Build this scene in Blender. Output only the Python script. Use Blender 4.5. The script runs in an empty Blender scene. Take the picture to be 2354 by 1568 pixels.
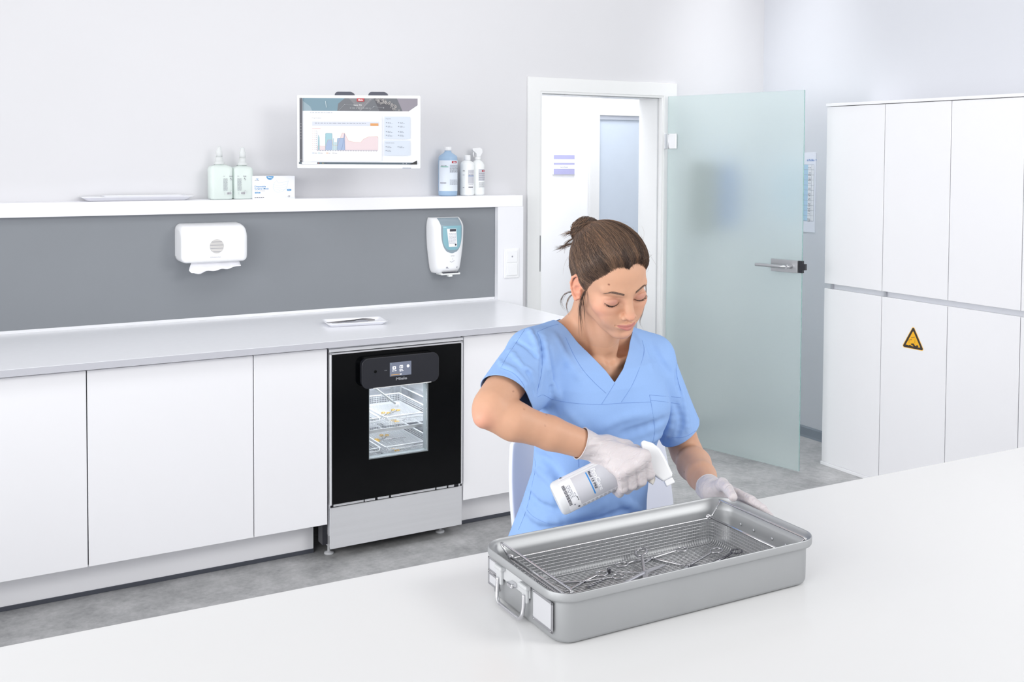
import bpy, bmesh, math, random
import numpy as np
from mathutils import Vector, Matrix, Quaternion
random.seed(7); np.random.seed(7)
scn = bpy.context.scene
COL = scn.collection
PI = math.pi

# ------------------------------------------------------------------ camera
FPX, YAW, PITCH, ROLL, SHY = 2404.8316, 0.51924, -0.03784, 0.00516, 332.7511
CAM = Vector((-1.43577, -3.98687, 1.64022))
_fw = Vector((math.sin(YAW)*math.cos(PITCH), math.cos(YAW)*math.cos(PITCH), math.sin(PITCH)))
_r = Vector((math.cos(YAW), -math.sin(YAW), 0)); _u = _r.cross(_fw)
_r2 = _r*math.cos(ROLL)+_u*math.sin(ROLL); _u2 = -_r*math.sin(ROLL)+_u*math.cos(ROLL)
cd = bpy.data.cameras.new('camera'); cam = bpy.data.objects.new('camera', cd); COL.objects.link(cam)
cd.sensor_width = 36; cd.sensor_fit = 'HORIZONTAL'; cd.lens = 36*FPX/2354; cd.shift_y = -SHY/2354
cd.clip_start = .05
cam.matrix_world = Matrix(((_r2.x, _u2.x, -_fw.x, CAM.x), (_r2.y, _u2.y, -_fw.y, CAM.y), (_r2.z, _u2.z, -_fw.z, CAM.z), (0, 0, 0, 1)))
scn.camera = cam

# ------------------------------------------------------------------ world, lights, exposure
def lin(c):
    return tuple(((x/255)/12.92 if x/255 <= .04045 else ((x/255+.055)/1.055)**2.4) for x in c)
scn.view_settings.view_transform = 'Standard'; scn.view_settings.look = 'None'
scn.view_settings.gamma = 1; scn.view_settings.exposure = 0.30
scn.view_settings.use_curve_mapping = False
scn.cycles.use_denoising = True
scn.cycles.max_bounces = 10; scn.cycles.diffuse_bounces = 5; scn.cycles.transmission_bounces = 10; scn.cycles.transparent_max_bounces = 16
scn.cycles.sample_clamp_indirect = 6
w = bpy.data.worlds.new('World'); scn.world = w; w.use_nodes = True
wn = w.node_tree.nodes; wl = w.node_tree.links
bg = wn['Background']; bg.inputs['Strength'].default_value = 0.93
tc = wn.new('ShaderNodeTexCoord'); sep = wn.new('ShaderNodeSeparateXYZ'); rmp = wn.new('ShaderNodeValToRGB')
wl.new(tc.outputs['Generated'], sep.inputs[0]); wl.new(sep.outputs['Z'], rmp.inputs[0]); sx_ = wn.new('ShaderNodeMapRange'); sx_.inputs[1].default_value = 1; sx_.inputs[2].default_value = -1; sx_.inputs[3].default_value = .74; sx_.inputs[4].default_value = 1.42
vs_ = wn.new('ShaderNodeVectorMath'); vs_.operation = 'SCALE'; wl.new(sep.outputs['X'], sx_.inputs[0]); wl.new(rmp.outputs[0], vs_.inputs[0]); wl.new(sx_.outputs[0], vs_.inputs['Scale']); wl.new(vs_.outputs[0], bg.inputs['Color'])
rmp.color_ramp.elements[0].position = 0.0; rmp.color_ramp.elements[0].color = (1.0, 1.0, 1.01, 1)
rmp.color_ramp.elements[1].position = .6; rmp.color_ramp.elements[1].color = (.50, .505, .52, 1)
def area(name, loc, target, sx, sy, power, color=(1, 1, 1), spread=PI):
    d = bpy.data.lights.new(name, 'AREA'); d.shape = 'RECTANGLE'; d.size = sx; d.size_y = sy; d.energy = power; d.color = color; d.spread = spread
    o = bpy.data.objects.new(name, d); COL.objects.link(o); o.location = loc
    o.rotation_euler = (Vector(target)-Vector(loc)).to_track_quat('-Z', 'Y').to_euler(); return o
area('unseen_light', (1.9, -4.4, 2.9), (-.1, .5, 1.2), 1.5, 1.1, 44, (1, .99, .97))  # unseen soft light at front right, placed so shadows fall leftward
area('unseen_light', (-3.6, -3.6, 2.2), (.4, -1.8, 1.0), 2.2, 1.6, 42, (1, .995, .985))  # unseen fill from the left, added to shape the light on the foreground
area('overhead_fill', (-.2, -1.3, 3.3), (-.2, .5, .9), 3.6, .8, 8, (.98, .985, 1), math.radians(110))  # fill added overhead, spread narrowed to favour the worktop over the wall
area('unseen_light', (-4.4, -1.3, 1.75), (2.8, -.75, .45), 1.6, 1.4, 9, (.99, .995, 1), math.radians(60))  # narrow unseen fill, added to brighten the right-hand cupboards
area('overhead_fill', (2.66, .42, 3.2), (2.72, .45, 0),   .5, .5, 3.6, (.98, .99, 1), math.radians(62))  # small fill added above the dim corner behind the glass door
area('corridor_fill', (2.2, 1.5, 2.95), (2.2, 1.6, 0), 1.6, .6, 28, (.98, .99, 1))  # fill added to brighten the space beyond the doorway

# ------------------------------------------------------------------ helpers
def wmat(o):
    m = o.matrix_basis.copy()
    while o.parent: o = o.parent; m = o.matrix_basis @ m
    return m
class G:
    """collects polygons of one mesh"""
    def __init__(s): s.v = []; s.f = []; s.m = []; s.sm = []
    def add(s, vs, fs, mi=0, smooth=False):
        b = len(s.v); s.v += [tuple(map(float, p)) for p in vs]; s.f += [tuple(b+i for i in f) for f in fs]
        s.m += [mi]*len(fs); s.sm += [smooth]*len(fs); return s
    def box(s, x0, x1, y0, y1, z0, z1, mi=0):
        v = [(x, y, z) for x in (x0, x1) for y in (y0, y1) for z in (z0, z1)]
        return s.add(v, [(0, 1, 3, 2), (4, 6, 7, 5), (0, 4, 5, 1), (2, 3, 7, 6), (0, 2, 6, 4), (1, 5, 7, 3)], mi)
    def rbox(s, x0, x1, y0, y1, z0, z1, r, seg=2, mi=0, smooth=False):
        bm = bmesh.new(); bmesh.ops.create_cube(bm, size=1)
        for v in bm.verts: v.co = ((x0+x1)/2+v.co.x*(x1-x0), (y0+y1)/2+v.co.y*(y1-y0), (z0+z1)/2+v.co.z*(z1-z0))
        bmesh.ops.bevel(bm, geom=bm.edges[:], offset=r, segments=seg, profile=.5, affect='EDGES')
        s.bm(bm, mi, smooth); return s
    def bm(s, bm, mi=0, smooth=False):
        bm.verts.index_update()
        s.add([v.co for v in bm.verts], [[v.index for v in f.verts] for f in bm.faces], mi, smooth); bm.free(); return s
    def grid(s, P, closeu=False, closev=False, mi=0, smooth=True, flip=False):
        """P[i][j] points"""
        n, m = len(P), len(P[0]); vs = [p for r in P for p in r]; fs = []
        for i in range(n if closeu else n-1):
            for j in range(m if closev else m-1):
                a, b, c, d = i*m+j, ((i+1) % n)*m+j, ((i+1) % n)*m+(j+1) % m, i*m+(j+1) % m
                fs.append((a, d, c, b) if flip else (a, b, c, d))
        return s.add(vs, fs, mi, smooth)
    def lathe(s, prof, c=(0, 0, 0), n=32, axis='z', sx=1, sy=1, mi=0, cap=True):
        P = []
        for r, h in prof:
            row = []
            for k in range(n):
                a = 2*PI*k/n; x, y = r*math.cos(a)*sx, r*math.sin(a)*sy
                p = (x, y, h) if axis == 'z' else ((x, h, y) if axis == 'y' else (h, x, y))
                row.append((p[0]+c[0], p[1]+c[1], p[2]+c[2]))
            P.append(row)
        s.grid(P, closev=True, mi=mi, flip=(axis != 'y'))
        if cap:
            b = len(s.v)-len(P)*n
            for row, rv in ((0, True), (len(P)-1, False)):
                if prof[row][0] > 1e-5:
                    f = tuple(b+row*n+k for k in range(n)); s.f.append(f[::-1] if rv else f); s.m.append(mi); s.sm.append(False)
        return s
    def tube(s, pts, r, n=8, mi=0, closed=False, cap=True, sq=1.0):
        pts = [Vector(p) for p in pts]; N = len(pts); rs = r if hasattr(r, '__len__') else [r]*N
        P = []; up = None
        for i, p in enumerate(pts):
            if closed: t = pts[(i+1) % N]-pts[i-1]
            else: t = pts[min(i+1, N-1)]-pts[max(i-1, 0)]
            t.normalize()
            if up is None:
                up = Vector((0, 0, 1)) if abs(t.z) < .9 else Vector((1, 0, 0))
            up = (up-t*up.dot(t)); up.normalize(); sd = t.cross(up)
            P.append([p+sd*(rs[i]*math.cos(2*PI*k/n))+up*(rs[i]*sq*math.sin(2*PI*k/n)) for k in range(n)])
        b = len(s.v); s.grid(P, closeu=closed, closev=True, mi=mi)
        if cap and not closed:
            s.f.append(tuple(b+k for k in range(n))); s.f.append(tuple(b+(N-1)*n+k for k in range(n))[::-1]); s.m += [mi]*2; s.sm += [False]*2
        return s
    def prism(s, poly, h0, h1, axis='y', mi=0, smooth=False):
        """poly 2D; axis y: (x,z) ; z: (x,y) ; x: (y,z)"""
        def P(p, h): return (p[0], h, p[1]) if axis == 'y' else ((p[0], p[1], h) if axis == 'z' else (h, p[0], p[1]))
        n = len(poly); vs = [P(p, h0) for p in poly]+[P(p, h1) for p in poly]
        fs = [tuple(range(n)), tuple(range(2*n-1, n-1, -1))]
        s.add(vs, fs, mi, False); b = len(s.v)-2*n
        for i in range(n):
            j = (i+1) % n; s.f.append((b+i, b+n+i, b+n+j, b+j)); s.m.append(mi); s.sm.append(smooth)
        return s
    def xf(s, M):
        s.v = [tuple(M @ Vector(p)) for p in s.v]; return s
def rrect(x0, x1, y0, y1, r, n=6):
    if not hasattr(r, '__len__'): r = [r]*4
    out = []
    for (cx, cy, a0, rr) in ((x1-r[0], y1-r[0], 0, r[0]), (x0+r[1], y1-r[1], 90, r[1]), (x0+r[2], y0+r[2], 180, r[2]), (x1-r[3], y0+r[3], 270, r[3])):
        for k in range(n+1):
            a = math.radians(a0+90*k/n); out.append((cx+rr*math.cos(a), cy+rr*math.sin(a)))
    return out
def smoothpath(pts, k=4):
    """catmull-rom"""
    P = [Vector(p) for p in pts]; out = []
    for i in range(len(P)-1):
        p0, p1, p2, p3 = P[max(i-1, 0)], P[i], P[i+1], P[min(i+2, len(P)-1)]
        for j in range(k):
            t = j/k; out.append(.5*((2*p1)+(p2-p0)*t+(2*p0-5*p1+4*p2-p3)*t*t+(3*p1-p0-3*p2+p3)*t**3))
    out.append(P[-1]); return out
def setp(o, label=None, cat=None, group=None, kind=None):
    if label: o['label'] = label
    if cat: o['category'] = cat
    if group: o['group'] = group
    if kind: o['kind'] = kind
    return o
def obj(name, g, mats, parent=None, label=None, cat=None, group=None, kind=None, local=False, bevel=None, origin=None, recalc=True):
    me = bpy.data.meshes.new(name)
    V = g.v
    if parent is not None and not local:
        Mi = wmat(parent).inverted(); V = [tuple(Mi @ Vector(p)) for p in V]
    loc = None
    if parent is None:
        if origin is None:
            a = np.array(V); loc = ((a[:, 0].min()+a[:, 0].max())/2, (a[:, 1].min()+a[:, 1].max())/2, a[:, 2].min())
        else: loc = origin
        V = [(p[0]-loc[0], p[1]-loc[1], p[2]-loc[2]) for p in V]
    me.from_pydata(V, [], g.f)
    ms = mats if isinstance(mats, (list, tuple)) else [mats]
    for m in ms: me.materials.append(m)
    me.polygons.foreach_set('material_index', g.m); me.polygons.foreach_set('use_smooth', g.sm)
    me.update()
    if recalc:
        b = bmesh.new(); b.from_mesh(me); bmesh.ops.recalc_face_normals(b, faces=b.faces); b.to_mesh(me); b.free()
    o = bpy.data.objects.new(name, me); COL.objects.link(o)
    if parent is not None: o.parent = parent
    if loc: o.location = loc
    if bevel:
        md = o.modifiers.new('bevel', 'BEVEL'); md.width = bevel; md.segments = 2; md.limit_method = 'ANGLE'; md.angle_limit = math.radians(50)
    return setp(o, label, cat, group, kind)
def thing(name, label, cat, loc, rz=0, group=None):
    o = bpy.data.objects.new(name, None); COL.objects.link(o); o.empty_display_size = .05
    o.location = loc; o.rotation_euler = (0, 0, rz); return setp(o, label, cat, group)
def dup(o, loc=None, rz=None, label=None, group=None, parent=None):
    c = o.copy(); COL.objects.link(c)
    if parent: c.parent = parent
    if loc is not None: c.location = loc
    if rz is not None: c.rotation_euler = (0, 0, rz)
    if label: c['label'] = label
    if group: c['group'] = group
    for ch in list(o.children): dup(ch, parent=c)
    return c

_mc = {}
def mat(name, col, rough=.5, metal=0, spec=.5, bump=0, bscale=60, noise=0, nscale=8, trans=0, ior=1.45, alpha=1, emit=0, coat=0, srgb=True, aniso=0, sss=0, stretch=None):
    if name in _mc: return _mc[name]
    m = bpy.data.materials.new(name); m.use_nodes = True; nt = m.node_tree; p = nt.nodes['Principled BSDF']
    c = lin(col) if srgb else col
    p.inputs['Base Color'].default_value = (*c, 1); p.inputs['Roughness'].default_value = rough; p.inputs['Metallic'].default_value = metal
    p.inputs['Specular IOR Level'].default_value = spec; p.inputs['IOR'].default_value = ior
    p.inputs['Transmission Weight'].default_value = trans; p.inputs['Alpha'].default_value = alpha
    p.inputs['Coat Weight'].default_value = coat; p.inputs['Coat Roughness'].default_value = .05
    if emit: p.inputs['Emission Color'].default_value = (*c, 1); p.inputs['Emission Strength'].default_value = emit
    if sss: p.inputs['Subsurface Weight'].default_value = sss; p.inputs['Subsurface Radius'].default_value = (1, .35, .2); p.inputs['Subsurface Scale'].default_value = .008
    if bump or noise:
        t = nt.nodes.new('ShaderNodeTexCoord'); mp = nt.nodes.new('ShaderNodeMapping'); nt.links.new(t.outputs['Object'], mp.inputs[0])
        if stretch: mp.inputs['Scale'].default_value = stretch
        if bump:
            n = nt.nodes.new('ShaderNodeTexNoise'); n.inputs['Scale'].default_value = bscale; n.inputs['Detail'].default_value = 4
            b = nt.nodes.new('ShaderNodeBump'); b.inputs['Strength'].default_value = bump; b.inputs['Distance'].default_value = .002
            nt.links.new(mp.outputs[0], n.inputs['Vector']); nt.links.new(n.outputs['Fac'], b.inputs['Height']); nt.links.new(b.outputs[0], p.inputs['Normal'])
        if noise:
            n = nt.nodes.new('ShaderNodeTexNoise'); n.inputs['Scale'].default_value = nscale; n.inputs['Detail'].default_value = 6
            r = nt.nodes.new('ShaderNodeMapRange'); r.inputs[1].default_value = .3; r.inputs[2].default_value = .7; r.inputs[3].default_value = 1-noise; r.inputs[4].default_value = 1+noise
            x = nt.nodes.new('ShaderNodeVectorMath'); x.operation = 'SCALE'; x.inputs[0].default_value = c
            nt.links.new(mp.outputs[0], n.inputs['Vector']); nt.links.new(n.outputs['Fac'], r.inputs[0]); nt.links.new(r.outputs[0], x.inputs['Scale']); nt.links.new(x.outputs[0], p.inputs['Base Color'])
    _mc[name] = m; return m
# shared materials
M_wall = mat('wall_paint', (214, 214, 217), .85, bump=.05, bscale=120, noise=.006, nscale=3)
M_wall2 = mat('wall_paint_side', (211, 213, 219), .85, bump=.05, bscale=120, noise=.006, nscale=3)
M_lam = mat('white_laminate', (240, 240, 243), .35, spec=.35, noise=.004, nscale=2)
M_tablem = mat('table_laminate', (232, 232, 232), .22, spec=.4, noise=.003, nscale=2)
M_worktop = mat('worktop_laminate', (236, 237, 241), .26, spec=.5, bump=.02, bscale=300, noise=.01, nscale=40)
M_shelf = mat('shelf_laminate', (240, 240, 244), .4, spec=.35, noise=.004)
M_grey = mat('grey_laminate', (132, 136, 141), .5, spec=.3, noise=.015, nscale=4)
M_gap = mat('gap_shade_dark', (60, 61, 68), .8, noise=.02)  # shade of the door gaps put into a dark colour
M_dark = mat('charcoal_vinyl', (74, 77, 86), .5, noise=.03)
M_trim = mat('door_frame_paint', (230, 231, 231), .3, spec=.4, noise=.003)
M_white = mat('white_plastic', (236, 237, 239), .28, spec=.5, noise=.003)
M_steel = mat('brushed_steel', (238, 239, 242), .40, .75, bump=.12, bscale=90, stretch=(.15, 1, 6), noise=.02)
M_lock = mat('lock_steel', (182, 183, 186), .34, .9, bump=.1, bscale=90, stretch=(.15, 1, 6), noise=.02)
M_chrome = mat('polished_steel', (215, 215, 218), .12, 1, noise=.01)
M_black = mat('black_glass', (5, 6, 8), .12, spec=.22, noise=.02)
M_blackp = mat('black_plastic', (34, 35, 42), .35, noise=.03)
M_txt = mat('ink_dark', (62, 64, 74), .6, noise=.01)
M_txtl = mat('ink_grey', (150, 152, 162), .6, noise=.01)
M_red = mat('label_red', (176, 32, 48), .5, noise=.02)
M_paper = mat('label_paper', (238, 239, 243), .5, noise=.004)
M_papg = mat('label_grey', (198, 199, 206), .5, noise=.01)
M_blue = mat('label_blue', (62, 120, 190), .5, noise=.01)

# flat artwork: coloured shapes laid on a surface, one mesh
_tx = {}
def text2d(s, size, bold=0, align='LEFT'):
    key = (s, bold)
    if key not in _tx:
        cu = bpy.data.curves.new('t', 'FONT'); cu.body = s; cu.size = 1; cu.offset = bold; cu.resolution_u = 3
        o = bpy.data.objects.new('t', cu); COL.objects.link(o); dg = bpy.context.evaluated_depsgraph_get(); me = bpy.data.meshes.new_from_object(o.evaluated_get(dg))
        vs = [(v.co.x, v.co.y) for v in me.vertices]; fs = [tuple(p.vertices) for p in me.polygons]
        bpy.data.objects.remove(o); bpy.data.curves.remove(cu); bpy.data.meshes.remove(me)
        x0 = min([v[0] for v in vs] or [0]); _tx[key] = ([(x-x0, y) for x, y in vs], fs)
    vs, fs = _tx[key]; w_ = max([v[0] for v in vs] or [0])*size
    dx = 0 if align == 'LEFT' else (-w_/2 if align == 'CENTER' else -w_)
    return [(x*size+dx, y*size) for x, y in vs], fs, w_
class Art:
    def __init__(s, lay=.00012): s.p = []; s.k = 0; s.lay = lay
    def poly(s, pts, m): s.k += 1; s.p.append(([tuple(p) for p in pts], [tuple(range(len(pts)))], m, s.k)); return s
    def rect(s, x0, x1, y0, y1, m): return s.poly([(x0, y0), (x1, y0), (x1, y1), (x0, y1)], m)
    def grect(s, x0, x1, y0, y1, m, n=12):
        """rect cut in columns so that it can bend"""
        s.k += 1
        vs = []; fs = []
        for i in range(n+1):
            x = x0+(x1-x0)*i/n; vs += [(x, y0), (x, y1)]
        for i in range(n): fs.append((2*i, 2*i+2, 2*i+3, 2*i+1))
        s.p.append((vs, fs, m, s.k)); return s
    def circ(s, x, y, r, m, n=16): return s.poly([(x+r*math.cos(2*PI*k/n), y+r*math.sin(2*PI*k/n)) for k in range(n)], m)
    def line(s, pts, w_, m):
        for a, b in zip(pts[:-1], pts[1:]):
            dx, dy = b[0]-a[0], b[1]-a[1]; L = math.hypot(dx, dy) or 1; nx, ny = -dy/L*w_/2, dx/L*w_/2
            s.k += 0; s.p.append(([(a[0]+nx, a[1]+ny), (a[0]-nx, a[1]-ny), (b[0]-nx, b[1]-ny), (b[0]+nx, b[1]+ny)], [(0, 1, 2, 3)], m, s.k+1))
        s.k += 1; return s
    def text(s, t, x, y, size, m, align='LEFT', bold=0, rot=0, width=None):
        vs, fs, w_ = text2d(t, size, bold, align); s.k += 1
        if width and w_: k = width/w_; vs = [(a*k, b) for a, b in vs]
        c, q = math.cos(rot), math.sin(rot)
        s.p.append(([(x+a*c-b*q, y+a*q+b*c) for a, b in vs], fs, m, s.k)); return s
    def scribble(s, x0, x1, y, h, m, seed=0, word=.004):
        """a line of unreadably small print"""
        rnd = random.Random(seed); x = x0
        while x < x1-word*.3:
            L = min(word*rnd.uniform(.5, 1.6), x1-x); s.rect(x, x+L, y, y+h, m); s.k -= 1; x += L+word*.35
        s.k += 1; return s
    def build(s, name, fn, parent=None, base=.0004, **kw):
        """fn(x,y,h) -> point; h = height above the surface"""
        g = G(); ms = []; mi = {}
        for vs, fs, m, k in s.p:
            if m.name not in mi: mi[m.name] = len(ms); ms.append(m)
            g.add([fn(x, y, base+k*s.lay) for x, y in vs], fs, mi[m.name])
        return obj(name, g, ms, parent, recalc=False, **kw)
def planefn(o, ux, uy, n):
    o, ux, uy, n = Vector(o), Vector(ux), Vector(uy), Vector(n)
    return lambda x, y, h: tuple(o+ux*x+uy*y+n*h)
# ================================================================== the room
WY, RX, CT, NY, PY = .8506, 3.1038, .9001, .7545, .7230
NX, PXR, LT, LB = 1.1741, 1.3246, 1.4400, 1.3806
# floor: mottled grey vinyl
mf = mat('vinyl_floor', (172, 173, 175), .45, spec=.35)
nt = mf.node_tree; p = nt.nodes['Principled BSDF']; t = nt.nodes.new('ShaderNodeTexCoord')
n1 = nt.nodes.new('ShaderNodeTexNoise'); n1.inputs['Scale'].default_value = 7; n1.inputs['Detail'].default_value = 9; n1.inputs['Roughness'].default_value = .72
n2 = nt.nodes.new('ShaderNodeTexNoise'); n2.inputs['Scale'].default_value = 55; n2.inputs['Detail'].default_value = 8
mx = nt.nodes.new('ShaderNodeMath'); mx.operation = 'MULTIPLY_ADD'; mx.inputs[1].default_value = .35
rr = nt.nodes.new('ShaderNodeValToRGB'); rr.color_ramp.elements[0].position = .48; rr.color_ramp.elements[0].color = (*lin((142, 143, 144)), 1)
rr.color_ramp.elements[1].position = .88; rr.color_ramp.elements[1].color = (*lin((186, 186, 187)), 1)
nt.links.new(t.outputs['Object'], n1.inputs[0]); nt.links.new(t.outputs['Object'], n2.inputs[0])
nt.links.new(n2.outputs['Fac'], mx.inputs[0]); nt.links.new(n1.outputs['Fac'], mx.inputs[2]); nt.links.new(mx.outputs[0], rr.inputs[0]); nt.links.new(rr.outputs[0], p.inputs['Base Color'])
obj('floor', G().box(-3.4, 4.6, -5.2, 2.3, -.08, 0), mf, kind='structure')
DX0, DX1, DZ = 1.487, 2.352, 1.995     # door opening
g = G(); T = .206
g.box(-3.4, DX0, WY, WY+T, 0, 3.0); g.box(DX1, RX+.1, WY, WY+T, 0, 3.0); g.box(DX0, DX1, WY, WY+T, DZ, 3.0)
obj('wall_back', g, M_wall, kind='structure')
obj('wall_right', G().box(RX, RX+.12, -5.0, WY, 0, 3.0), M_wall2, kind='structure')
obj('wall_corridor', G().box(1.0, 4.6, 2.0, 2.12, 0, 3.0), mat('corridor_wall', (246, 247, 249), .7, noise=.004), kind='structure')
obj('wall_corridor_side', G().box(4.48, 4.6, WY+T, 2.0, 0, 3.0), M_wall, kind='structure')
obj('wall_corridor_end', G().box(.9, 1.0, WY+T, 2.12, 0, 3.0), M_wall, kind='structure')
# base board on the right wall (charcoal, coved)
g = G().prism([(RX, 0), (RX-.012, 0), (RX-.009, .012), (RX-.008, .055), (RX-.004, .064), (RX, .064)], .05, WY, axis='y')
M_base = mat('baseboard_grey', (140, 148, 158), .5, noise=.03)
obj('baseboard_right', g, M_base, kind='structure')
obj('baseboard_back', G().prism([(WY, 0), (WY-.012, 0), (WY-.009, .012), (WY-.008, .055), (WY-.004, .064), (WY, .064)], 2.43, RX-.012, axis='x'), M_base, kind='structure')
# built-out lower wall: column and the core behind the grey panel
g = G().box(NX, PXR, PY, WY, 0, LB).box(-3.3, NX, NY+.012, WY, 0, LB)
obj('wall_niche', g, mat('column_paint', (232, 233, 237), .7, noise=.004), kind='structure')
obj('wall_ledge', G().rbox(-3.0, PXR-.004, PY-.002, WY, LB, LT, .0015, 1), M_shelf, label='long white ledge running along the wall above the grey panel', cat='shelf')
obj('wall_panel', G().box(-3.0, NX, NY, NY+.012, CT+.013, LB-.0005), M_grey, label='smooth grey splashback panel between worktop and white ledge', cat='wall panel')
M_strip = mat('aluminium_strip', (236, 237, 240), .35, .3, noise=.01)
g = G().box(-3.0, NX-.001, NY-.003, NY+.012, CT+.0003, CT+.013)
st = obj('sealing_strip', g, M_strip, label='thin pale sealing strip where the worktop meets the grey panel', cat='strip')
# door frame
g = G(); FO0, FO1, FT = 1.4178, 2.4215, 2.0687; P_ = .016
def quadframe(g, x0, x1, z1, ix0, ix1, iz1, y0, y1, mi=0):
    poly = [(x0, 0), (x0, z1), (x1, z1), (x1, 0), (ix1, 0), (ix1, iz1), (ix0, iz1), (ix0, 0)]
    vs = [(a, y0, b) for a, b in poly]+[(a, y1, b) for a, b in poly]
    fs = [(0, 1, 6, 7), (1, 2, 5, 6), (2, 3, 4, 5), (15, 14, 9, 8), (14, 13, 10, 9), (13, 12, 11, 10)]
    for i in range(8): j = (i+1) % 8; fs.append((i, i+8, j+8, j))
    g.add(vs, fs, mi)
quadframe(g, FO0, FO1, FT, DX0+.008, DX1-.024, DZ-.001, WY-P_, WY-.0005)
quadframe(g, DX0+.0005, DX1-.0005, DZ-.0005, DX0+.02, DX1-.036, DZ-.012, WY-P_+.004, WY+T+.002)
quadframe(g, FO0, FO1, FT, DX0+.008, DX1-.008, DZ-.001, WY+T+.0005, WY+T+P_)
fr = obj('door_1', g, M_trim, kind='structure', bevel=.002)
obj('rubber_seal', G().box(DX1-.0395, DX1-.0365, WY+.018, WY+.026, 0, DZ-.012).box(DX0+.0205, DX0+.0235, WY+.018, WY+.026, 0, DZ-.012).box(DX0+.02, DX1-.036, WY+.018, WY+.026, DZ-.0155, DZ-.0125), mat('seal_grey', (196, 198, 200), .6, noise=.02), fr)
obj('strike_plate', G().prism([(DX0+.0075, 1.02), (DX0+.0075, 1.215), (DX0+.0125, 1.215), (DX0+.0125, 1.02)], WY-P_-.0012, WY-P_+.004, axis='y'), mat('strike_metal', (150, 151, 154), .35, 1, noise=.02), fr)
obj('hinge_plate', G().rbox(2.331, 2.343, WY-P_-.010, WY-P_+.001, 1.69, 1.778, .002), M_steel, fr)
# glass door leaf, swung open into the room
HA, HB = Vector((2.3345, .8022, 0)), Vector((2.5449, -.0502, 0)); L = (HB-HA).length
ang = math.atan2(HB.y-HA.y, HB.x-HA.x)
mgl = mat('frosted_glass', (240, 251, 250), .40, trans=.80, ior=1.45, spec=.5, noise=.01, nscale=2)
mge = mat('glass_edge', (158, 205, 200), .15, trans=.5, ior=1.5, noise=.01)
gd = thing('glass_door', 'open frosted greenish glass door leaf hinged on the white frame', 'door', HA, ang)
g = G(); g.add([(x, y, z) for x in (0, L) for y in (-.004, .004) for z in (.010, 1.9907)], [(0, 4, 5, 1), (2, 3, 7, 6)], 0)
b0 = len(g.v); g.add([(x, y, z) for x in (0, L) for y in (-.004, .004) for z in (.010, 1.9907)], [(0, 1, 3, 2), (4, 6, 7, 5), (0, 2, 6, 4), (1, 5, 7, 3)], 1)
obj('glass_pane', g, [mgl, mge], gd, local=True)
S = -1   # the side that faces the camera
g = G().rbox(.020, .069, -.018, -.0045, 1.690, 1.777, .003, 2).rbox(.020, .069, .0045, .016, 1.690, 1.777, .003, 2)
h = obj('hinge', g, M_white, gd, local=True, label='white hinge clamp')
obj('hinge_pin', G().lathe([(.006, 1.69), (.006, 1.777)], (.010, -.008, 0), 16).box(.010, .022, -.012, -.006, 1.70, 1.767), M_steel, h, local=True)
h2 = obj('hinge', G().rbox(.020, .069, -.018, -.0045, .24, .327, .003, 2).rbox(.020, .069, .0045, .016, .24, .327, .003, 2), M_white, gd, local=True, label='white hinge clamp')
obj('hinge_pin', G().lathe([(.006, .24), (.006, .327)], (.010, -.008, 0), 16).box(.010, .022, -.012, -.006, .25, .317), M_steel, h2, local=True)
lk = obj('lock_case', G().rbox(.703, .862, -.020, -.0045, 1.045, 1.110, .002).rbox(.703, .862, .0045, .018, 1.045, 1.110, .002), M_lock, gd, local=True, label='brushed steel lock plate')
g = G().lathe([(.011, 0), (.011, -.006), (.0095, -.045)], (.822, -.020, 1.0775), 20, axis='y')
g.tube(smoothpath([(.822, -.055, 1.0775), (.80, -.064, 1.0775), (.77, -.066, 1.0775), (.70, -.066, 1.0775), (.640, -.066, 1.0775)], 6), .0088, 14)
obj('door_handle', g, mat('handle_steel', (190, 191, 194), .28, .9, noise=.02), lk, local=True)
g = G().box(.862, .884, -.008, .008, 1.046, 1.109).rbox(.884, .9, -.010, .010, 1.062, 1.094, .002)
obj('lock_bolt', g, M_blackp, lk, local=True)
# ---------------------------------------------------------------- far side of the doorway
fd = thing('inner_door', 'white framed inner window seen through the doorway, blue grey pane', 'window', (2.9, 2.0, 0))
g = G(); quadframe(g, 2.587, 3.70, 1.989, 2.667, 3.62, 1.929, 1.975, 1.9995); obj('frame', g, M_trim, fd, bevel=.002)
obj('pane', G().box(2.667, 3.62, 1.991, 1.998, 0, 1.929), mat('blue_pane', (196, 207, 220), .2, spec=.5, noise=.01), fd)
obj('pane_header', G().box(2.667, 3.62, 1.982, 1.991, 1.900, 1.929), mat('pane_header', (176, 182, 192), .4, noise=.01), fd)
M_lil = mat('sign_lilac', (176, 176, 216), .4, noise=.02)
sg = thing('room_sign', 'lilac and white room sign on the corridor wall beside the inner window', 'sign', (2.386, 2.0, 1.52))
obj('plate', G().rbox(2.298, 2.474, 1.992, 1.9995, 1.520, 1.656, .002), mat('sign_acrylic', (236, 238, 244), .15, noise=.004), sg)
A = Art(); A.rect(.006, .172, .002, .038, M_lil).rect(.006, .172, .068, .079, M_lil).rect(.006, .172, .106, .134, M_lil)
A.rect(.006, .172, .039, .067, M_paper).rect(.006, .172, .080, .105, M_paper)
A.text('Care Room', .089, .047, .013, mat('sign_ink', (120, 122, 150), .6, noise=.01), 'CENTER')
A.build('sign_face', planefn((2.298, 1.992, 1.520), (1, 0, 0), (0, 0, 1), (0, -1, 0)), sg)
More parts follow.
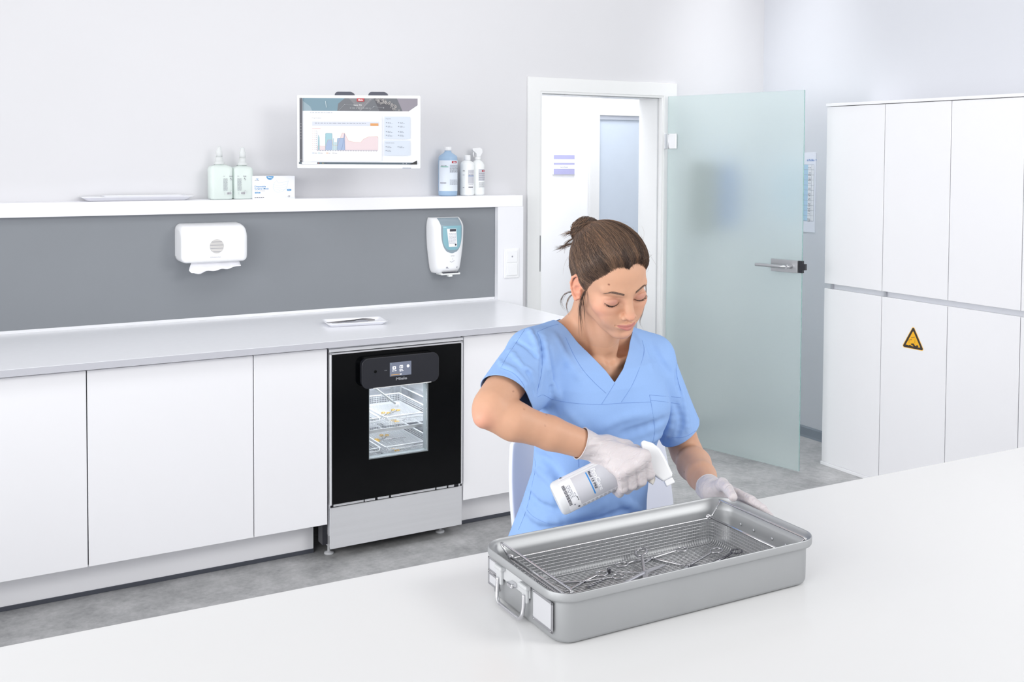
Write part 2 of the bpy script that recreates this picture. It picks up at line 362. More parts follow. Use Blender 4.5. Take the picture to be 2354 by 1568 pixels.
# things on the wall seen blurred behind the glass leaf
ph = thing('wall_dispenser', 'blurred blue box on the wall behind the frosted glass door', 'dispenser', (2.70, WY, 1.22))
obj('blue_box', G().rbox(2.655, 2.790, WY-.15, WY-.0005, 1.23, 1.60, .01), mat('glove_box_blue', (30, 100, 178), .5, noise=.02), ph, label='blue box')
obj('grey_holder', G().rbox(2.555, 2.655, WY-.13, WY-.0005, 1.21, 1.62, .01), mat('holder_grey', (118, 126, 122), .5, noise=.02), ph, label='grey holder')
po = thing('wall_poster', 'hygiene plan poster with a pale blue column on right wall', 'poster', (RX, .62, 1.21))
obj('sheet', G().box(RX-.0022, RX-.0004, .405, .83, 1.208, 1.672), mat('poster_paper', (232, 234, 243), .5, noise=.004), po)
A = Art(); M_pb = mat('poster_blue', (184, 213, 234), .6, noise=.01)
# art coordinates: x runs from the room-side edge (.405) towards the back wall
XO = .425
A.rect(.012, .092, .065, .395, M_paper); A.rect(.060, .30, .065, .395, M_pb)
for k in range(12): A.line([(.012, .067+k*.0298), (.30, .067+k*.0298)], .0012, M_txtl)
A.line([(.012, .066), (.012, .394)], .0012, M_txtl); A.line([(.030, .066), (.030, .394)], .001, M_txtl)
rnd = random.Random(3)
for k in range(11):
    y = .375-k*.0298
    for j in range(rnd.randint(1, 3)): A.scribble(.036, .056, y-.007*j, .0022, M_txt, seed=k*7+j, word=.008)
A.build('print', lambda x, y, h: (RX-.0022-h, .405+x, 1.208+y), po)
A = Art(); A.text('schülke +', 0, 0, .020, M_blue, bold=.01)
A.build('heading', lambda x, y, h: (RX-.0022-h, .475-x, 1.208+.415+y), po)

# ================================================================== right-hand cabinets
CX = 2.768; CZT, CZ1, CZ2, CZ3 = 1.929, .9762, .9484, .0005
ys = [.010, -.3729, -.7579, -1.131, -1.53, -1.93]
MC = [mat('cabinet_front', (239, 239, 242), .3, spec=.35, noise=.003)]
names = [['tall white wall cupboard nearest the glass door', 'white upper cupboard second from the glass door', 'wide white upper cupboard at the right, third from the glass door', 'upper cupboard cut by the right picture edge', 'upper cupboard beyond the right edge'],
         ['white lower cupboard nearest the glass door', 'white lower cupboard bearing the yellow warning triangle', 'white lower cupboard right of the one with warning triangle', 'lower cupboard cut by the right picture edge', 'lower cupboard beyond the right edge']]
for k in range(4):
    y1, y0 = ys[k], ys[k+1]
    for lev in (0, 1):
        z0, z1 = (CZ1, 1.9133) if lev == 0 else (.018, CZ2)
        b = z0-(.0278 if lev == 0 else 0)
        t = thing('wall_cupboard' if lev == 0 else 'floor_cupboard', names[lev][k], 'cupboard', (CX+.17, (y0+y1)/2, b), group='upper cupboards on the right wall' if lev == 0 else 'lower cupboards on the right wall')
        obj('body', G().box(CX+.021, RX-.001, y0+.0008, y1-.0008, b, z1), M_lam, t)
        obj('door', G().rbox(CX, CX+.019, y0+.0018, y1-.0018, z0, z1-(.002 if lev == 0 else 0), .0012, 1), MC[0], t)
# shadow gap pieces visible in the grip recess
obj('cover_board', G().rbox(CX-.004, RX-.001, ys[4], ys[0]+.004, 1.9145, CZT, .001, 1), M_lam, label='thin white top board over the row of wall cupboards', cat='board')
obj('floor_board', G().rbox(CX-.003, RX-.001, ys[4], ys[0]+.004, .0003, .0172, .001, 1), M_lam, label='thin white base board under the row of lower cupboards', cat='board')
gr = thing('grip_rail', 'pale grey recessed grip channel between upper and lower cupboards', 'rail', (CX, -.7, .95))
obj('channel', G().box(CX+.0175, CX+.0205, ys[4], ys[0]-.002, CZ2+.0005, CZ1-.0005), mat('channel_grey', (214, 216, 222), .3, .2, noise=.01), gr)
for y in (-.035, -.385): obj('bracket', G().box(CX+.002, CX+.0175, y-.010, y+.002, CZ2+.0005, CZ1-.0005), mat('bracket_grey', (176, 178, 184), .4, .3, noise=.01), gr)
# warning sticker
M_y = mat('sticker_yellow', (246, 184, 40), .4, noise=.01); M_bk = mat('sticker_black', (58, 50, 46), .5, noise=.01)
A = Art(.0002)
def tri(cx, cy, R_, r, n=5):
    out = []
    for a0 in (90, 210, 330):
        x, y = cx+R_*math.cos(math.radians(a0)), cy+R_*math.sin(math.radians(a0))
        for k in range(n+1):
            a = math.radians(a0-60+120*k/n); out.append((x+r*math.cos(a), y+r*math.sin(a)))
    return out
A.poly(tri(0, 0, .060, .009), mat('sticker_edge', (250, 205, 110), .4, noise=.01)); A.poly(tri(0, 0, .059, .0065), M_bk); A.poly(tri(0, 0, .045, .003), M_y)
# two test tubes dripping on a bar and a hand
for (x, y) in ((.0, .018), (-.016, .004)):
    A.poly([(x-.009, y-.004), (x+.008, y+.001), (x+.009, y+.0045), (x-.008, y), (x-.011, y-.0015)], M_bk); A.poly([(x-.007, y-.0028), (x+.006, y+.001), (x+.0065, y+.0025), (x-.007, y-.001)], M_y)
for (x, y) in ((-.022, -.004), (-.022, -.010), (.012, .008), (.012, .002), (.012, -.004)): A.rect(x-.0008, x+.0008, y-.002, y+.002, M_bk)
A.poly([(-.038, -.021), (-.024, -.0245), (-.020, -.021), (-.008, -.022), (-.008, -.026), (-.038, -.026)], M_bk)
A.poly([(-.010, -.013), (.004, -.010), (.014, -.020), (.020, -.022), (.024, -.014), (.034, -.019), (.027, -.027), (.012, -.026), (.002, -.022), (-.002, -.018), (-.010, -.018)], M_bk)
A.poly([(.003, -.026), (.010, -.026), (.006, -.0225)], M_bk)
so = A.build('warning_sticker', lambda x, y, h: (CX-h, -.568-x, .754+y), None, label='yellow triangular corrosive warning sticker on a lower cupboard door', cat='sticker')

# ================================================================== base units along the back wall
CB, KY = .8739, .1244
def base_unit(x0, x1, label):
    t = thing('base_cabinet', label, 'cabinet', ((x0+x1)/2, .35, 0), group='white base cabinets under the worktop')
    obj('carcass', G().box(x0+.001, x1-.001, .0215, NY, .150, .8735), M_gap if False else M_lam, t)
    obj('door', G().rbox(x0+.002, x1-.002, 0, .019, .1522, .8655, .0012, 1), MC[0], t)
    return t
base_unit(-1.55, -.9098, 'white base cabinet cut by the left picture edge'); base_unit(-.9098, -.3062, 'wide white base cabinet, middle of the three left of the washer')
base_unit(-.3062, -.006, 'narrow white base cabinet directly left of the washer'); base_unit(.606, NX, 'white base cabinet right of the washer')
base_unit(-2.19, -1.55, 'white base cabinet beyond the left edge')
obj('gap_shade', G().box(-2.19, -.006, .0198, .0212, .153, .865).box(.606, NX, .0198, .0212, .153, .865), M_gap, label='dark sheet standing in for shade in the gaps between the cabinet doors', cat='shade sheet')  # sheet coloured dark to stand for the shade between the doors
for (x0, x1, lb) in ((-2.19, -.024, 'long pale kick board under the cabinets left of the washer'), (.606, NX, 'short pale kick board under the cabinet right of the washer')):
    t = thing('kick_board', lb, 'board', ((x0+x1)/2, KY, 0))
    obj('board', G().box(x0, x1, KY, KY+.016, .0165, .1495), M_lam, t)
    obj('floor_skirting', G().box(x0, x1, KY-.004, KY+.016, .0003, .0165), M_dark, t, label='charcoal skirting strip')
g = G().rbox(-2.6, NX, -.0328, NY+.011, CB, CT, .0015, 2)
wt_ = obj('worktop', g, M_worktop, label='long pale grey worktop running over the base cabinets', cat='worktop')
obj('edge_band', G().box(-2.6, NX, -.0338, -.0329, CB+.0005, CT-.0008), mat('edge_band_grey', (192, 193, 200), .45, noise=.01), wt_, label='greyer front edge band')
# ================================================================== table in the foreground
TZ = .8107
tb = thing('work_table', 'large glossy white table in the foreground carrying the metal container', 'table', (0, -2.0907, 0), math.atan(-.0254))
obj('table_top', G().rbox(-2.3, 2.5, -1.15, 0, TZ-.04, TZ, .002, 2), M_tablem, tb, local=True)
for x in (-2.2, 2.2): obj('side_panel', G().box(x, x+.03, -1.1, -.05, 0, TZ-.0405), M_lam, tb, local=True)
obj('modesty_panel', G().box(-2.17, -1.2, -.3, -.28, .3, TZ-.0405), M_lam, tb, local=True)
# switch plate
sw = thing('switch_plate', 'white double switch and socket plate on the column beside the doorway', 'switch', (1.254, PY, 1.01))
obj('frame', G().rbox(1.209, 1.298, PY-.007, PY-.0005, 1.010, 1.163, .003, 2), M_white, sw)
a = obj('socket_insert', G().rbox(1.222, 1.285, PY-.011, PY-.006, 1.092, 1.152, .002, 2), M_white, sw)
obj('socket_hole', G().lathe([(.0042, 0), (.0042, -.0008)], (1.2535, PY-.011, 1.122), 16, axis='y'), M_txtl, a)
obj('rocker', G().rbox(1.222, 1.285, PY-.0125, PY-.006, 1.024, 1.085, .002, 2), M_white, sw)
# ================================================================== instrument container with basket (table)
CC = Vector((-.2106, -2.3952, TZ)); CTH = -.0198
ct_ = thing('instrument_container', 'large grey metal sterilisation tub with end handles on the white table', 'container', CC, CTH)
M_alu = mat('anodised_aluminium', (178, 180, 182), .5, .7, bump=.03, bscale=400, noise=.012, nscale=12)
M_alul = mat('light_aluminium', (206, 208, 211), .4, .6, noise=.012, nscale=12)
def ring(L, W, R, ins, z, n=10):
    return [(x, y, z) for x, y in rrect(-L/2+ins, L/2-ins, -W/2+ins, W/2-ins, max(R-ins, .001), n)]
CL, CW, CR = .60, .2896, .046
prof = [(.026, 0), (.020, .0006), (.0145, .004), (.0115, .010), (.0110, .070), (.0108, .0735), (.008, .0760), (.002, .0775), (.0003, .080), (0, .083), (0, .0925), (.0006, .0938), (.0016, .0940), (.0024, .0932),
        (.0030, .0895), (.0050, .0840), (.0085, .0785), (.0118, .0735), (.0132, .068), (.0136, .012), (.017, .0050), (.024, .0030)]
g = G(); P = [ring(CL, CW, CR, i, z) for i, z in prof]; g.grid(P, closev=True, smooth=True)
b = len(g.v)-len(P)*len(P[0]); n = len(P[0])
g.f.append(tuple(b+k for k in range(n))[::-1]); g.f.append(tuple(b+(len(P)-1)*n+k for k in range(n))); g.m += [0, 0]; g.sm += [False, False]
obj('tub', g, M_alu, ct_, local=True)
XL = -.2892    # outer plane of the left end
M_frame = mat('stamped_steel', (176, 176, 180), .28, .9, noise=.02)
def card_frame(y0, y1, z0, z1, w_, mouth, sgn=-1):
    X = XL*-sgn if sgn > 0 else XL
    f = lambda h: X+sgn*h
    g = G()
    def bar(a0, a1, c0, c1, h=.0022): g.rbox(min(f(.0002), f(h)), max(f(.0002), f(h)), a0, a1, c0, c1, .0006, 1)
    bar(y0, y1, z1-w_, z1); bar(y0, y1, z0, z0+w_); bar(y0 if mouth > 0 else y1-w_, y0+w_ if mouth > 0 else y1, z0, z1)
    for (a, c) in ((y0+.006, z1-w_/2), (y1-.006, z1-w_/2), (y0+.006, z0+w_/2), (y1-.006, z0+w_/2)):
        g.lathe([(.0017, 0), (.0016, sgn*.0006), (.0006, sgn*.0012)], (f(.0022), a, c), 10, axis='x')
    o = obj('label_frame', g, M_frame, ct_, local=True)
    g = G().box(min(f(.0003), f(.0009)), max(f(.0003), f(.0009)), y0+w_*.6, y1-w_*.4, z0+w_*.6, z1-w_*.6)
    obj('label_card', g, mat('card_grey', (196, 197, 201), .4, noise=.01), o, local=True)
card_frame(-.113, -.043, .017, .0715, .0052, 1)
card_frame(.080, .126, .044, .0715, .0042, -1); card_frame(.080, .126, .0185, .0425, .0042, -1)
M_brk = mat('handle_bracket_grey', (198, 200, 202), .45, .1, noise=.01)
for sgn in (-1, 1):
    X = sgn*.2892
    g = G()
    def bx(h0, h1, a0, a1, c0, c1, r=.0015): g.rbox(min(X+sgn*h0, X+sgn*h1), max(X+sgn*h0, X+sgn*h1), a0, a1, c0, c1, r, 2)
    bx(.0002, .0025, -.036, .082, .049, .0725, .001)
    bx(.0015, .0135, .054, .082, .066, .0745, .003); bx(.0015, .0085, .062, .082, .038, .0705, .0025)
    bx(.0015, .0135, -.040, -.010, .065, .0735, .003); bx(.0015, .0085, -.034, -.016, .040, .0700, .0025)
    br = obj('handle_bracket', g, M_brk, ct_, local=True, label='pale grey handle bracket')
    g = G().rbox(min(X+sgn*.002, X+sgn*.014), max(X+sgn*.002, X+sgn*.014), .010, .030, .052, .060, .002, 2)
    lt = obj('latch', g, M_chrome, br, local=True, label='polished latch button')
    pts = [(X+sgn*.010, .070, .052), (X+sgn*.011, .070, .032), (X+sgn*.013, .068, .018), (X+sgn*.014, .060, .0095), (X+sgn*.014, .050, .008), (X+sgn*.014, .020, .008), (X+sgn*.014, -.010, .008), (X+sgn*.014, -.018, .0095), (X+sgn*.013, -.026, .018), (X+sgn*.011, -.028, .032), (X+sgn*.010, -.028, .056)]
    obj('handle', G().tube(smoothpath(pts, 5), .0036, 12), M_chrome, ct_, local=True, label='polished wire carrying handle')
for y in (-.02, .035, .075, -.06): obj('rivet', G().lathe([(.0034, 0), (.0030, -.0010), (.0012, -.0018)], (.2862, y, .052), 14, axis='x'), M_alul, ct_, local=True)
obj('rim_clip', G().rbox(.2905, .2955, -.055, .06, .0795, .0835, .0016, 2), mat('silicone_grey', (196, 198, 202), .3, noise=.01), ct_, local=True, label='pale strip along the right rim')
# wire basket
bk = thing('wire_basket', 'fine mesh stainless steel wire basket standing inside the grey tub', 'basket', CC+Vector((0, 0, .0035)), CTH)
M_wire = mat('wire_steel', (208, 208, 211), .34, .85, noise=.02)
BX0, BX1, BY0, BY1, BZ0, BZ1, BR_ = -.252, .236, -.118, .113, .0055, .058, .013
g = G(); wr = .00068
def upath(a0, a1):
    pts = [(a0, BZ1)]
    for k in range(5): a = PI+PI/2*k/4; pts.append((a0+BR_+BR_*math.cos(a), BZ0+BR_+BR_*math.sin(a)))
    for k in range(5): a = -PI/2+PI/2*k/4; pts.append((a1-BR_+BR_*math.cos(a), BZ0+BR_+BR_*math.sin(a)))
    return pts+[(a1, BZ1)]
nx = 80
for i in range(1, nx):
    x = BX0+(BX1-BX0)*i/nx; ins = 0
    e = min(x-BX0, BX1-x)
    up = BR_-math.sqrt(max(BR_**2-(BR_-e)**2, 0)) if e < BR_ else 0
    g.tube([(x, a, max(c, BZ0+up)) for a, c in upath(BY0, BY1)], wr, 4, cap=False)
ny = 38
for i in range(1, ny):
    y = BY0+(BY1-BY0)*i/ny; e = min(y-BY0, BY1-y)
    up = BR_-math.sqrt(max(BR_**2-(BR_-e)**2, 0)) if e < BR_ else 0
    g.tube([(a, y, max(c, BZ0+up)+.0010) for a, c in upath(BX0, BX1)], wr, 4, cap=False)
for k in range(1, 7):
    z = BZ0+BR_*.6+(BZ1-BZ0-BR_*.6)*k/7
    g.tube([(x, y, z) for x, y in rrect(BX0, BX1, BY0, BY1, .012, 4)], wr, 4, closed=True)
obj('wire_mesh', g, M_wire, bk, local=True)
obj('rim_rod', G().tube([(x, y, BZ1+.001) for x, y in rrect(BX0-.0005, BX1+.0005, BY0-.0005, BY1+.0005, .012, 5)], .0017, 8, closed=True), M_wire, bk, local=True)
for s_, X in ((-1, BX0), (1, BX1)):
    obj('end_rod', G().tube([(X-s_*.004, BY0-.004, BZ1+.004), (X-s_*.004, BY1+.004, BZ1+.004)], .0027, 10), M_chrome, bk, local=True)
    xo = -.268 if s_ < 0 else .276
    pts = [(X, BY1-.001, BZ1+.002), (xo-.002*s_, .1285, .0835), (xo, .123, .0855), (xo, 0, .0855), (xo, -.118, .0855), (xo-.002*s_, -.1235, .0835), (X, BY0+.001, BZ1+.002)]
    if s_ < 0: pts = [(X, BY1-.001, BZ1+.002), (-.262, .126, .084), (-.259, .121, .086), (-.259, 0, .086), (-.259, -.118, .086), (-.262, -.123, .084), (X, BY0+.001, BZ1+.002)]
    hp = [Vector(p) for p in pts]; q = [hp[0]]
    obj('carry_bail', G().tube([hp[0]]+smoothpath(hp[1:-1], 4)+[hp[-1]], .0023 if s_ < 0 else .0019, 10), M_chrome, bk, local=True, label='polished raised carrying bail')
    for yy in (BY0, BY1):
        g = G()
        for k in range(3):
            g.lathe([(.0026, -.0012), (.0052, -.0012), (.0056, 0), (.0052, .0012), (.0026, .0012)], (X-s_*.004, yy+(.004-.0026*k)*(1 if yy > 0 else -1), BZ1+.003), 14, axis='y', cap=False)
        obj('wire_coil', g, M_wire, bk, local=True)
# instruments
M_inst = mat('instrument_steel', (196, 196, 200), .2, 1, noise=.02); M_insd = mat('instrument_steel_dark', (120, 120, 126), .2, 1, noise=.03); M_sat = mat('satin_steel', (200, 200, 206), .34, .9, noise=.01)
IZ = .0118
def toW(p): 
    c, s_ = math.cos(CTH), math.sin(CTH); return Vector((CC.x+c*p[0]-s_*p[1], CC.y+s_*p[0]+c*p[1], CC.z+p[2]))
def half(ring_, piv, tip, z0, m, rr=.0022, rad=(.0135, .0095), flat=False, tipw=.0012, tilt=0, bend=0):
    """ring -> shank -> pivot -> jaw"""
    g = G(); r_ = Vector((*ring_, z0)); p = Vector((*piv, IZ+.003)); t = Vector((*tip, IZ+.002))
    d = (p-r_); d.z = 0; d.normalize(); nrm = Vector((-d.y, d.x, 0)); upv = Vector((0, 0, 1))
    up2 = (nrm*math.cos(tilt)+upv*math.sin(tilt))
    pts = [r_+d*rad[0]*math.cos(2*PI*k/28)+up2*rad[1]*math.sin(2*PI*k/28) for k in range(28)]
    g.tube(pts, rr, 8, closed=True, sq=.8)
    s0 = r_+d*rad[0]
    mid = s0.lerp(p, .35)+nrm*bend
    sh = smoothpath([s0, mid, s0.lerp(p, .75)+nrm*bend*.4, p], 4)
    rs = [rr*(1+.35*i/(len(sh)-1)) for i in range(len(sh))]
    g.tube(sh, rs, 8)
    if flat:
        dd = (t-p).normalized(); nn = Vector((-dd.y, dd.x, 0)).normalized()
        w0 = .0068; a = p-dd*.006; vs = []
        for q, ww in ((a, w0), (p+dd*.012, w0), (p.lerp(t, .55), w0*1.05), (p.lerp(t, .85), w0*.6), (t, .0006)):
            for hh in (-.0007, .0007): vs += [q+nn*ww+upv*hh, q-nn*ww*.6+upv*hh]
        fs = []
        for i in range(4):
            o_ = i*4; fs += [(o_, o_+1, o_+5, o_+4), (o_+2, o_+6, o_+7, o_+3), (o_, o_+4, o_+6, o_+2), (o_+1, o_+3, o_+7, o_+5)]
        fs += [(0, 2, 3, 1), (16, 17, 19, 18)]
        g.add(vs, fs)
    else:
        g.tube([p-(t-p).normalized()*.004, p.lerp(t, .3), p.lerp(t, .8), t], [rr*1.6, rr*1.5, rr*1.1, tipw*.6], 8, sq=.8)
    return g
def instrument(name, label, halves, piv, cat='instrument', m=M_inst, join=True):
    o = toW((piv[0], piv[1], IZ)); t = thing(name, label, cat, o, CTH, group='steel instruments in the basket')
    Mi = Matrix.Translation(Vector((-piv[0], -piv[1], -IZ)))
    for k, (ga, mm) in enumerate(halves):
        ga.xf(Mi); obj('blade_half' if cat == 'scissors' else 'shank', ga, mm, t, local=True)
    if join: obj('pivot_screw', G().lathe([(.0034, .001), (.0034, .0058), (.0024, .0064), (.001, .0064)], (0, 0, 0), 14), m, t, local=True)
    return t
z1, z2 = IZ+.0022, IZ+.006
instrument('artery_clamp', 'opened clamp with rings left and right at the back of the basket', [(half((.143, .092), (.064, .088), (.031, .074), z1+.004, M_inst), M_inst), (half((-.007, .092), (.064, .088), (.103, .026), z1, M_inst, bend=.003), M_inst)], (.064, .088))
instrument('bandage_scissors', 'scissors with broad satin blades and one raised ring, mid basket', [(half((.046, .100), (.007, .034), (-.018, -.004), .027, M_inst, rr=.0031, rad=(.017, .012), flat=True, tilt=.35), M_inst), (half((-.150, -.028), (.007, .034), (.074, .051), z1+.003, M_sat, rr=.0034, flat=True), M_sat)], (.007, .034), 'scissors')
instrument('needle_holder', 'clamp pointing to the front, its ring near the basket right end', [(half((.196, .046), (.106, .022), (.073, .004), z1+.008, M_inst, rad=(.015, .011)), M_inst), (half((.178, -.016), (.106, .022), (.088, -.012), z1, M_insd), M_insd)], (.106, .022))
instrument('curved_scissors', 'dark steel scissors lying at the right front of the basket', [(half((.226, .018), (.122, .004), (.076, -.020), z1+.010, M_insd, rr=.002, bend=.004), M_insd), (half((.202, .000), (.122, .004), (.080, -.028), z1+.004, M_insd, rr=.002, bend=-.003), M_insd)], (.122, .004), 'scissors', M_insd)
instrument('towel_clamp', 'opened clamp in the left half of basket, rings side by side', [(half((-.074, .064), (-.120, .054), (-.178, .032), z1+.004, M_inst, rad=(.0125, .010)), M_inst), (half((-.047, .046), (-.120, .054), (-.174, .079), z1, M_inst, rad=(.0125, .010), rr=.0018), M_inst)], (-.120, .054))
g = G().tube([(-.052, .070, IZ+.004), (-.003, .041, IZ+.003), (.021, .023, IZ+.003), (.050, .000, IZ+.0025)], [.0014, .0014, .0012, .0006], 8)
t = instrument('steel_probe', 'thin straight steel probe lying beneath the satin scissors', [(g, M_inst)], (-.003, .041), join=False)
obj('knob', G().lathe([(.003, 0), (.0036, .002), (.0036, .010), (.0022, .012)], (-.049, .029, .0), 14), M_insd, t, local=True)
g = G().rbox(-.033, .033, -.0042, .0042, .0005, .0024, .0008, 1)
o = thing('hinged_clip', 'small notched steel clip lying left of the paired rings', 'clip', toW((-.100, .040, IZ)), CTH+.35, group='steel instruments in the basket')
obj('notched_bar', G().rbox(-.030, .034, -.003, .003, .0008, .0026, .0006, 1), M_insd, o, local=True)
g = G()
for k in range(7): g.rbox(-.024+.008*k, -.0205+.008*k, -.0036, .0036, .0024, .0038, .0004, 1)
obj('teeth', g, M_inst, o, local=True)

# ================================================================== washer-disinfector under the worktop
ws = thing('washer_disinfector', 'black fronted washer disinfector with a lit window under the worktop', 'washer', (.3, .28, 0))
M_in = mat('chamber_steel', (200, 202, 206), .22, .85, noise=.02)
g = G(); g.box(.002, .598, .012, .560, .860, .8725); g.box(.002, .010, .012, .56, .10, .86); g.box(.590, .598, .012, .56, .10, .86); g.box(.010, .590, .552, .56, .10, .86); g.box(.010, .590, .012, .552, .10, .108)
obj('housing', g, M_steel, ws)
ox0, ox1, oz0, oz1 = .167, .436, .3945, .692
def holeframe(g, x0, x1, z0, z1, a0, a1, c0, c1, y0, y1, mi=0):
    g.box(x0, x1, y0, y1, z0, c0, mi); g.box(x0, x1, y0, y1, c1, z1, mi); g.box(x0, a0, y0, y1, c0, c1, mi); g.box(a1, x1, y0, y1, c0, c1, mi)
g = G(); holeframe(g, .0105, .5895, .2325, .8395, ox0, ox1, oz0, oz1, -.0105, .008)
dr = obj('door', g, M_black, ws, label='black glass door')
g = G(); g.rbox(.0005, .0100, -.009, .006, .2290, .8465, .002, 1).rbox(.5900, .6000, -.009, .006, .2290, .8465, .002, 1).rbox(.0005, .6000, -.009, .006, .8400, .8475, .002, 1)
obj('door_frame', g, M_steel, dr, label='brushed steel edge frame')
obj('trim_strip', G().rbox(.0005, .6020, -.006, .010, .8505, .8635, .001, 1), M_steel, ws)
g = G(); holeframe(g, ox0, ox1, oz0, oz1, ox0+.003, ox1-.006, oz0+.004, oz1-.003, -.0085, .030)
obj('window_frame', g, mat('window_edge', (150, 158, 162), .3, .4, noise=.01), dr)
mcl = mat('clear_glass', (250, 252, 252), .0, trans=1, ior=1.12, noise=.001)
obj('window_pane', G().box(ox0+.004, ox1-.0075, -.007, -.004, oz0+.005, oz1-.004), mcl, dr)
# chamber
g = G(); cx0, cx1, cy0, cy1, cz0, cz1 = .045, .555, .060, .540, .300, .800
vs = [(x, y, z) for x in (cx0, cx1) for y in (cy0, cy1) for z in (cz0, cz1)]
g.add(vs, [(0, 1, 3, 2), (4, 6, 7, 5), (0, 4, 6, 2), (1, 3, 7, 5), (2, 3, 7, 6)])
holeframe(g, cx0, cx1, cz0, cz1, ox0-.01, ox1+.01, oz0-.01, oz1+.01, cy0-.002, cy0)
ch = obj('wash_chamber', g, M_in, ws)
d = bpy.data.lights.new('chamber_lamp', 'AREA'); d.shape = 'RECTANGLE'; d.size = .40; d.size_y = .10; d.energy = 4.5; d.color = (.95, .98, 1)
o = bpy.data.objects.new('chamber_lamp', d); COL.objects.link(o); o.location = (.3, .22, .795)
M_rw = mat('rack_wire', (232, 234, 238), .3, .45, noise=.01)
def rack_basket(x0, x1, y0, y1, z0, z1, label):
    t = thing('rack_basket', label, 'basket', ((x0+x1)/2, (y0+y1)/2, z0), group='wire baskets inside the washer')
    g = G(); n = int((x1-x0)/.008); m = int((y1-y0)/.008)
    for i in range(n+1): x = x0+(x1-x0)*i/n; g.tube([(x, y0, z1), (x, y0, z0), (x, y1, z0), (x, y1, z1)], .0008, 4, cap=False)
    for i in range(m+1): y = y0+(y1-y0)*i/m; g.tube([(x0, y, z1), (x0, y, z0), (x1, y, z0), (x1, y, z1)], .0008, 4, cap=False)
    for k in range(1, 4): z = z0+(z1-z0)*k/4; g.tube([(x0, y0, z), (x1, y0, z), (x1, y1, z), (x0, y1, z)], .0008, 4, closed=True)
    obj('wire_mesh', g, M_rw, t)
    obj('rim_rod', G().tube([(x0, y0, z1), (x1, y0, z1), (x1, y1, z1), (x0, y1, z1)], .0038, 8, closed=True), M_rw, t)
    g = G(); yy = y0-.004
    g.tube([(x0+.004, yy, z1+.002), (x0+.010, yy-.004, z1-.010), (x1-.010, yy-.004, z1-.010), (x1-.004, yy, z1+.002)], .0022, 8)
    obj('bail', g, M_rw, t)
for (x0, x1, z0, z1, lb) in ((.075, .262, .497, .532, 'left wire basket on the upper washer rack'), (.285, .520, .497, .532, 'right wire basket on the upper washer rack'),
                             (.075, .262, .372, .404, 'left wire basket on the lower washer rack'), (.285, .520, .372, .404, 'right wire basket on the lower washer rack')):
    rack_basket(x0, x1, .095, .49, z0, z1, lb)
for z, lb in ((.485, 'upper wire rack inside the washer chamber'), (.360, 'lower wire rack inside the washer chamber')):
    t = thing('wash_rack', lb, 'rack', (.3, .29, z))
    g = G()
    for x in (.06, .27, .535): g.tube([(x, .078, z), (x, .51, z)], .003, 8)
    for y in (.078, .51): g.tube([(.06, y, z), (.535, y, z)], .003, 8)
    obj('rack_frame', g, M_rw, t)
    obj('front_rail', G().rbox(.06, .535, .070, .076, z-.006, z+.008, .001, 1), M_rw, t)
    for x in (.06, .535): obj('side_rail', G().tube([(x, .08, z+.0), (x, .08, z+.075), (x, .50, z+.075), (x, .50, z)], .003, 8), M_rw, t)
sa = thing('rotating_sprayer', 'pale grey spray arm hanging above the upper basket inside washer', 'sprayer', (.33, .17, .55))
obj('arm', G().tube([(.215, .15, .684), (.300, .17, .618), (.372, .19, .562)], .0062, 12, sq=.8), mat('spray_grey', (196, 200, 202), .4, noise=.01), sa)
obj('nozzle', G().lathe([(.010, 0), (.012, .004), (.012, .016), (.009, .020)], (.378, .192, .546), 16), M_white, sa)
M_gold = mat('gilded_ring', (214, 172, 84), .25, .8, noise=.02)
k = 0
gi = [((.36, .27), (.30, .20), (.33, .16), .502), ((.42, .30), (.37, .25), (.34, .22), .502), ((.34, .12), (.40, .13), (.44, .15), .502), ((.245, .22), (.19, .25), (.14, .24), .502),
      ((.33, .30), (.40, .29), (.46, .28), .377), ((.22, .24), (.16, .20), (.12, .16), .377), ((.39, .36), (.36, .30), (.34, .26), .377), ((.34, .12), (.42, .14), (.48, .17), .377)]
gl = ['long', 'short', 'slanting', 'left hand', 'middle', 'left', 'rear', 'front']
for r_, p_, t_, z in gi:
    t = thing('gold_ring_clamp', 'gold ringed clamp lying in the %s washer basket, %s' % ('upper' if z > .45 else 'lower', gl[k]), 'instrument', (p_[0], p_[1], z), group='gold ringed instruments inside the washer'); k += 1
    for s_ in (-1, 1):
        rv, pv, tv = Vector((*r_, z+.003)), Vector((*p_, z+.003)), Vector((*t_, z+.003)); d_ = (pv-rv).normalized(); nn = Vector((-d_.y, d_.x, 0))
        rc = rv+nn*.012*s_
        g = G().tube([rc+d_*.011*math.cos(2*PI*q/16)+nn*.008*math.sin(2*PI*q/16) for q in range(16)], .0018, 6, closed=True)
        obj('finger_ring', g, M_gold, t); obj('shank', G().tube([rc+d_*.011, pv+nn*.001*s_, tv], [.0016, .0018, .0008], 6), M_inst, t)
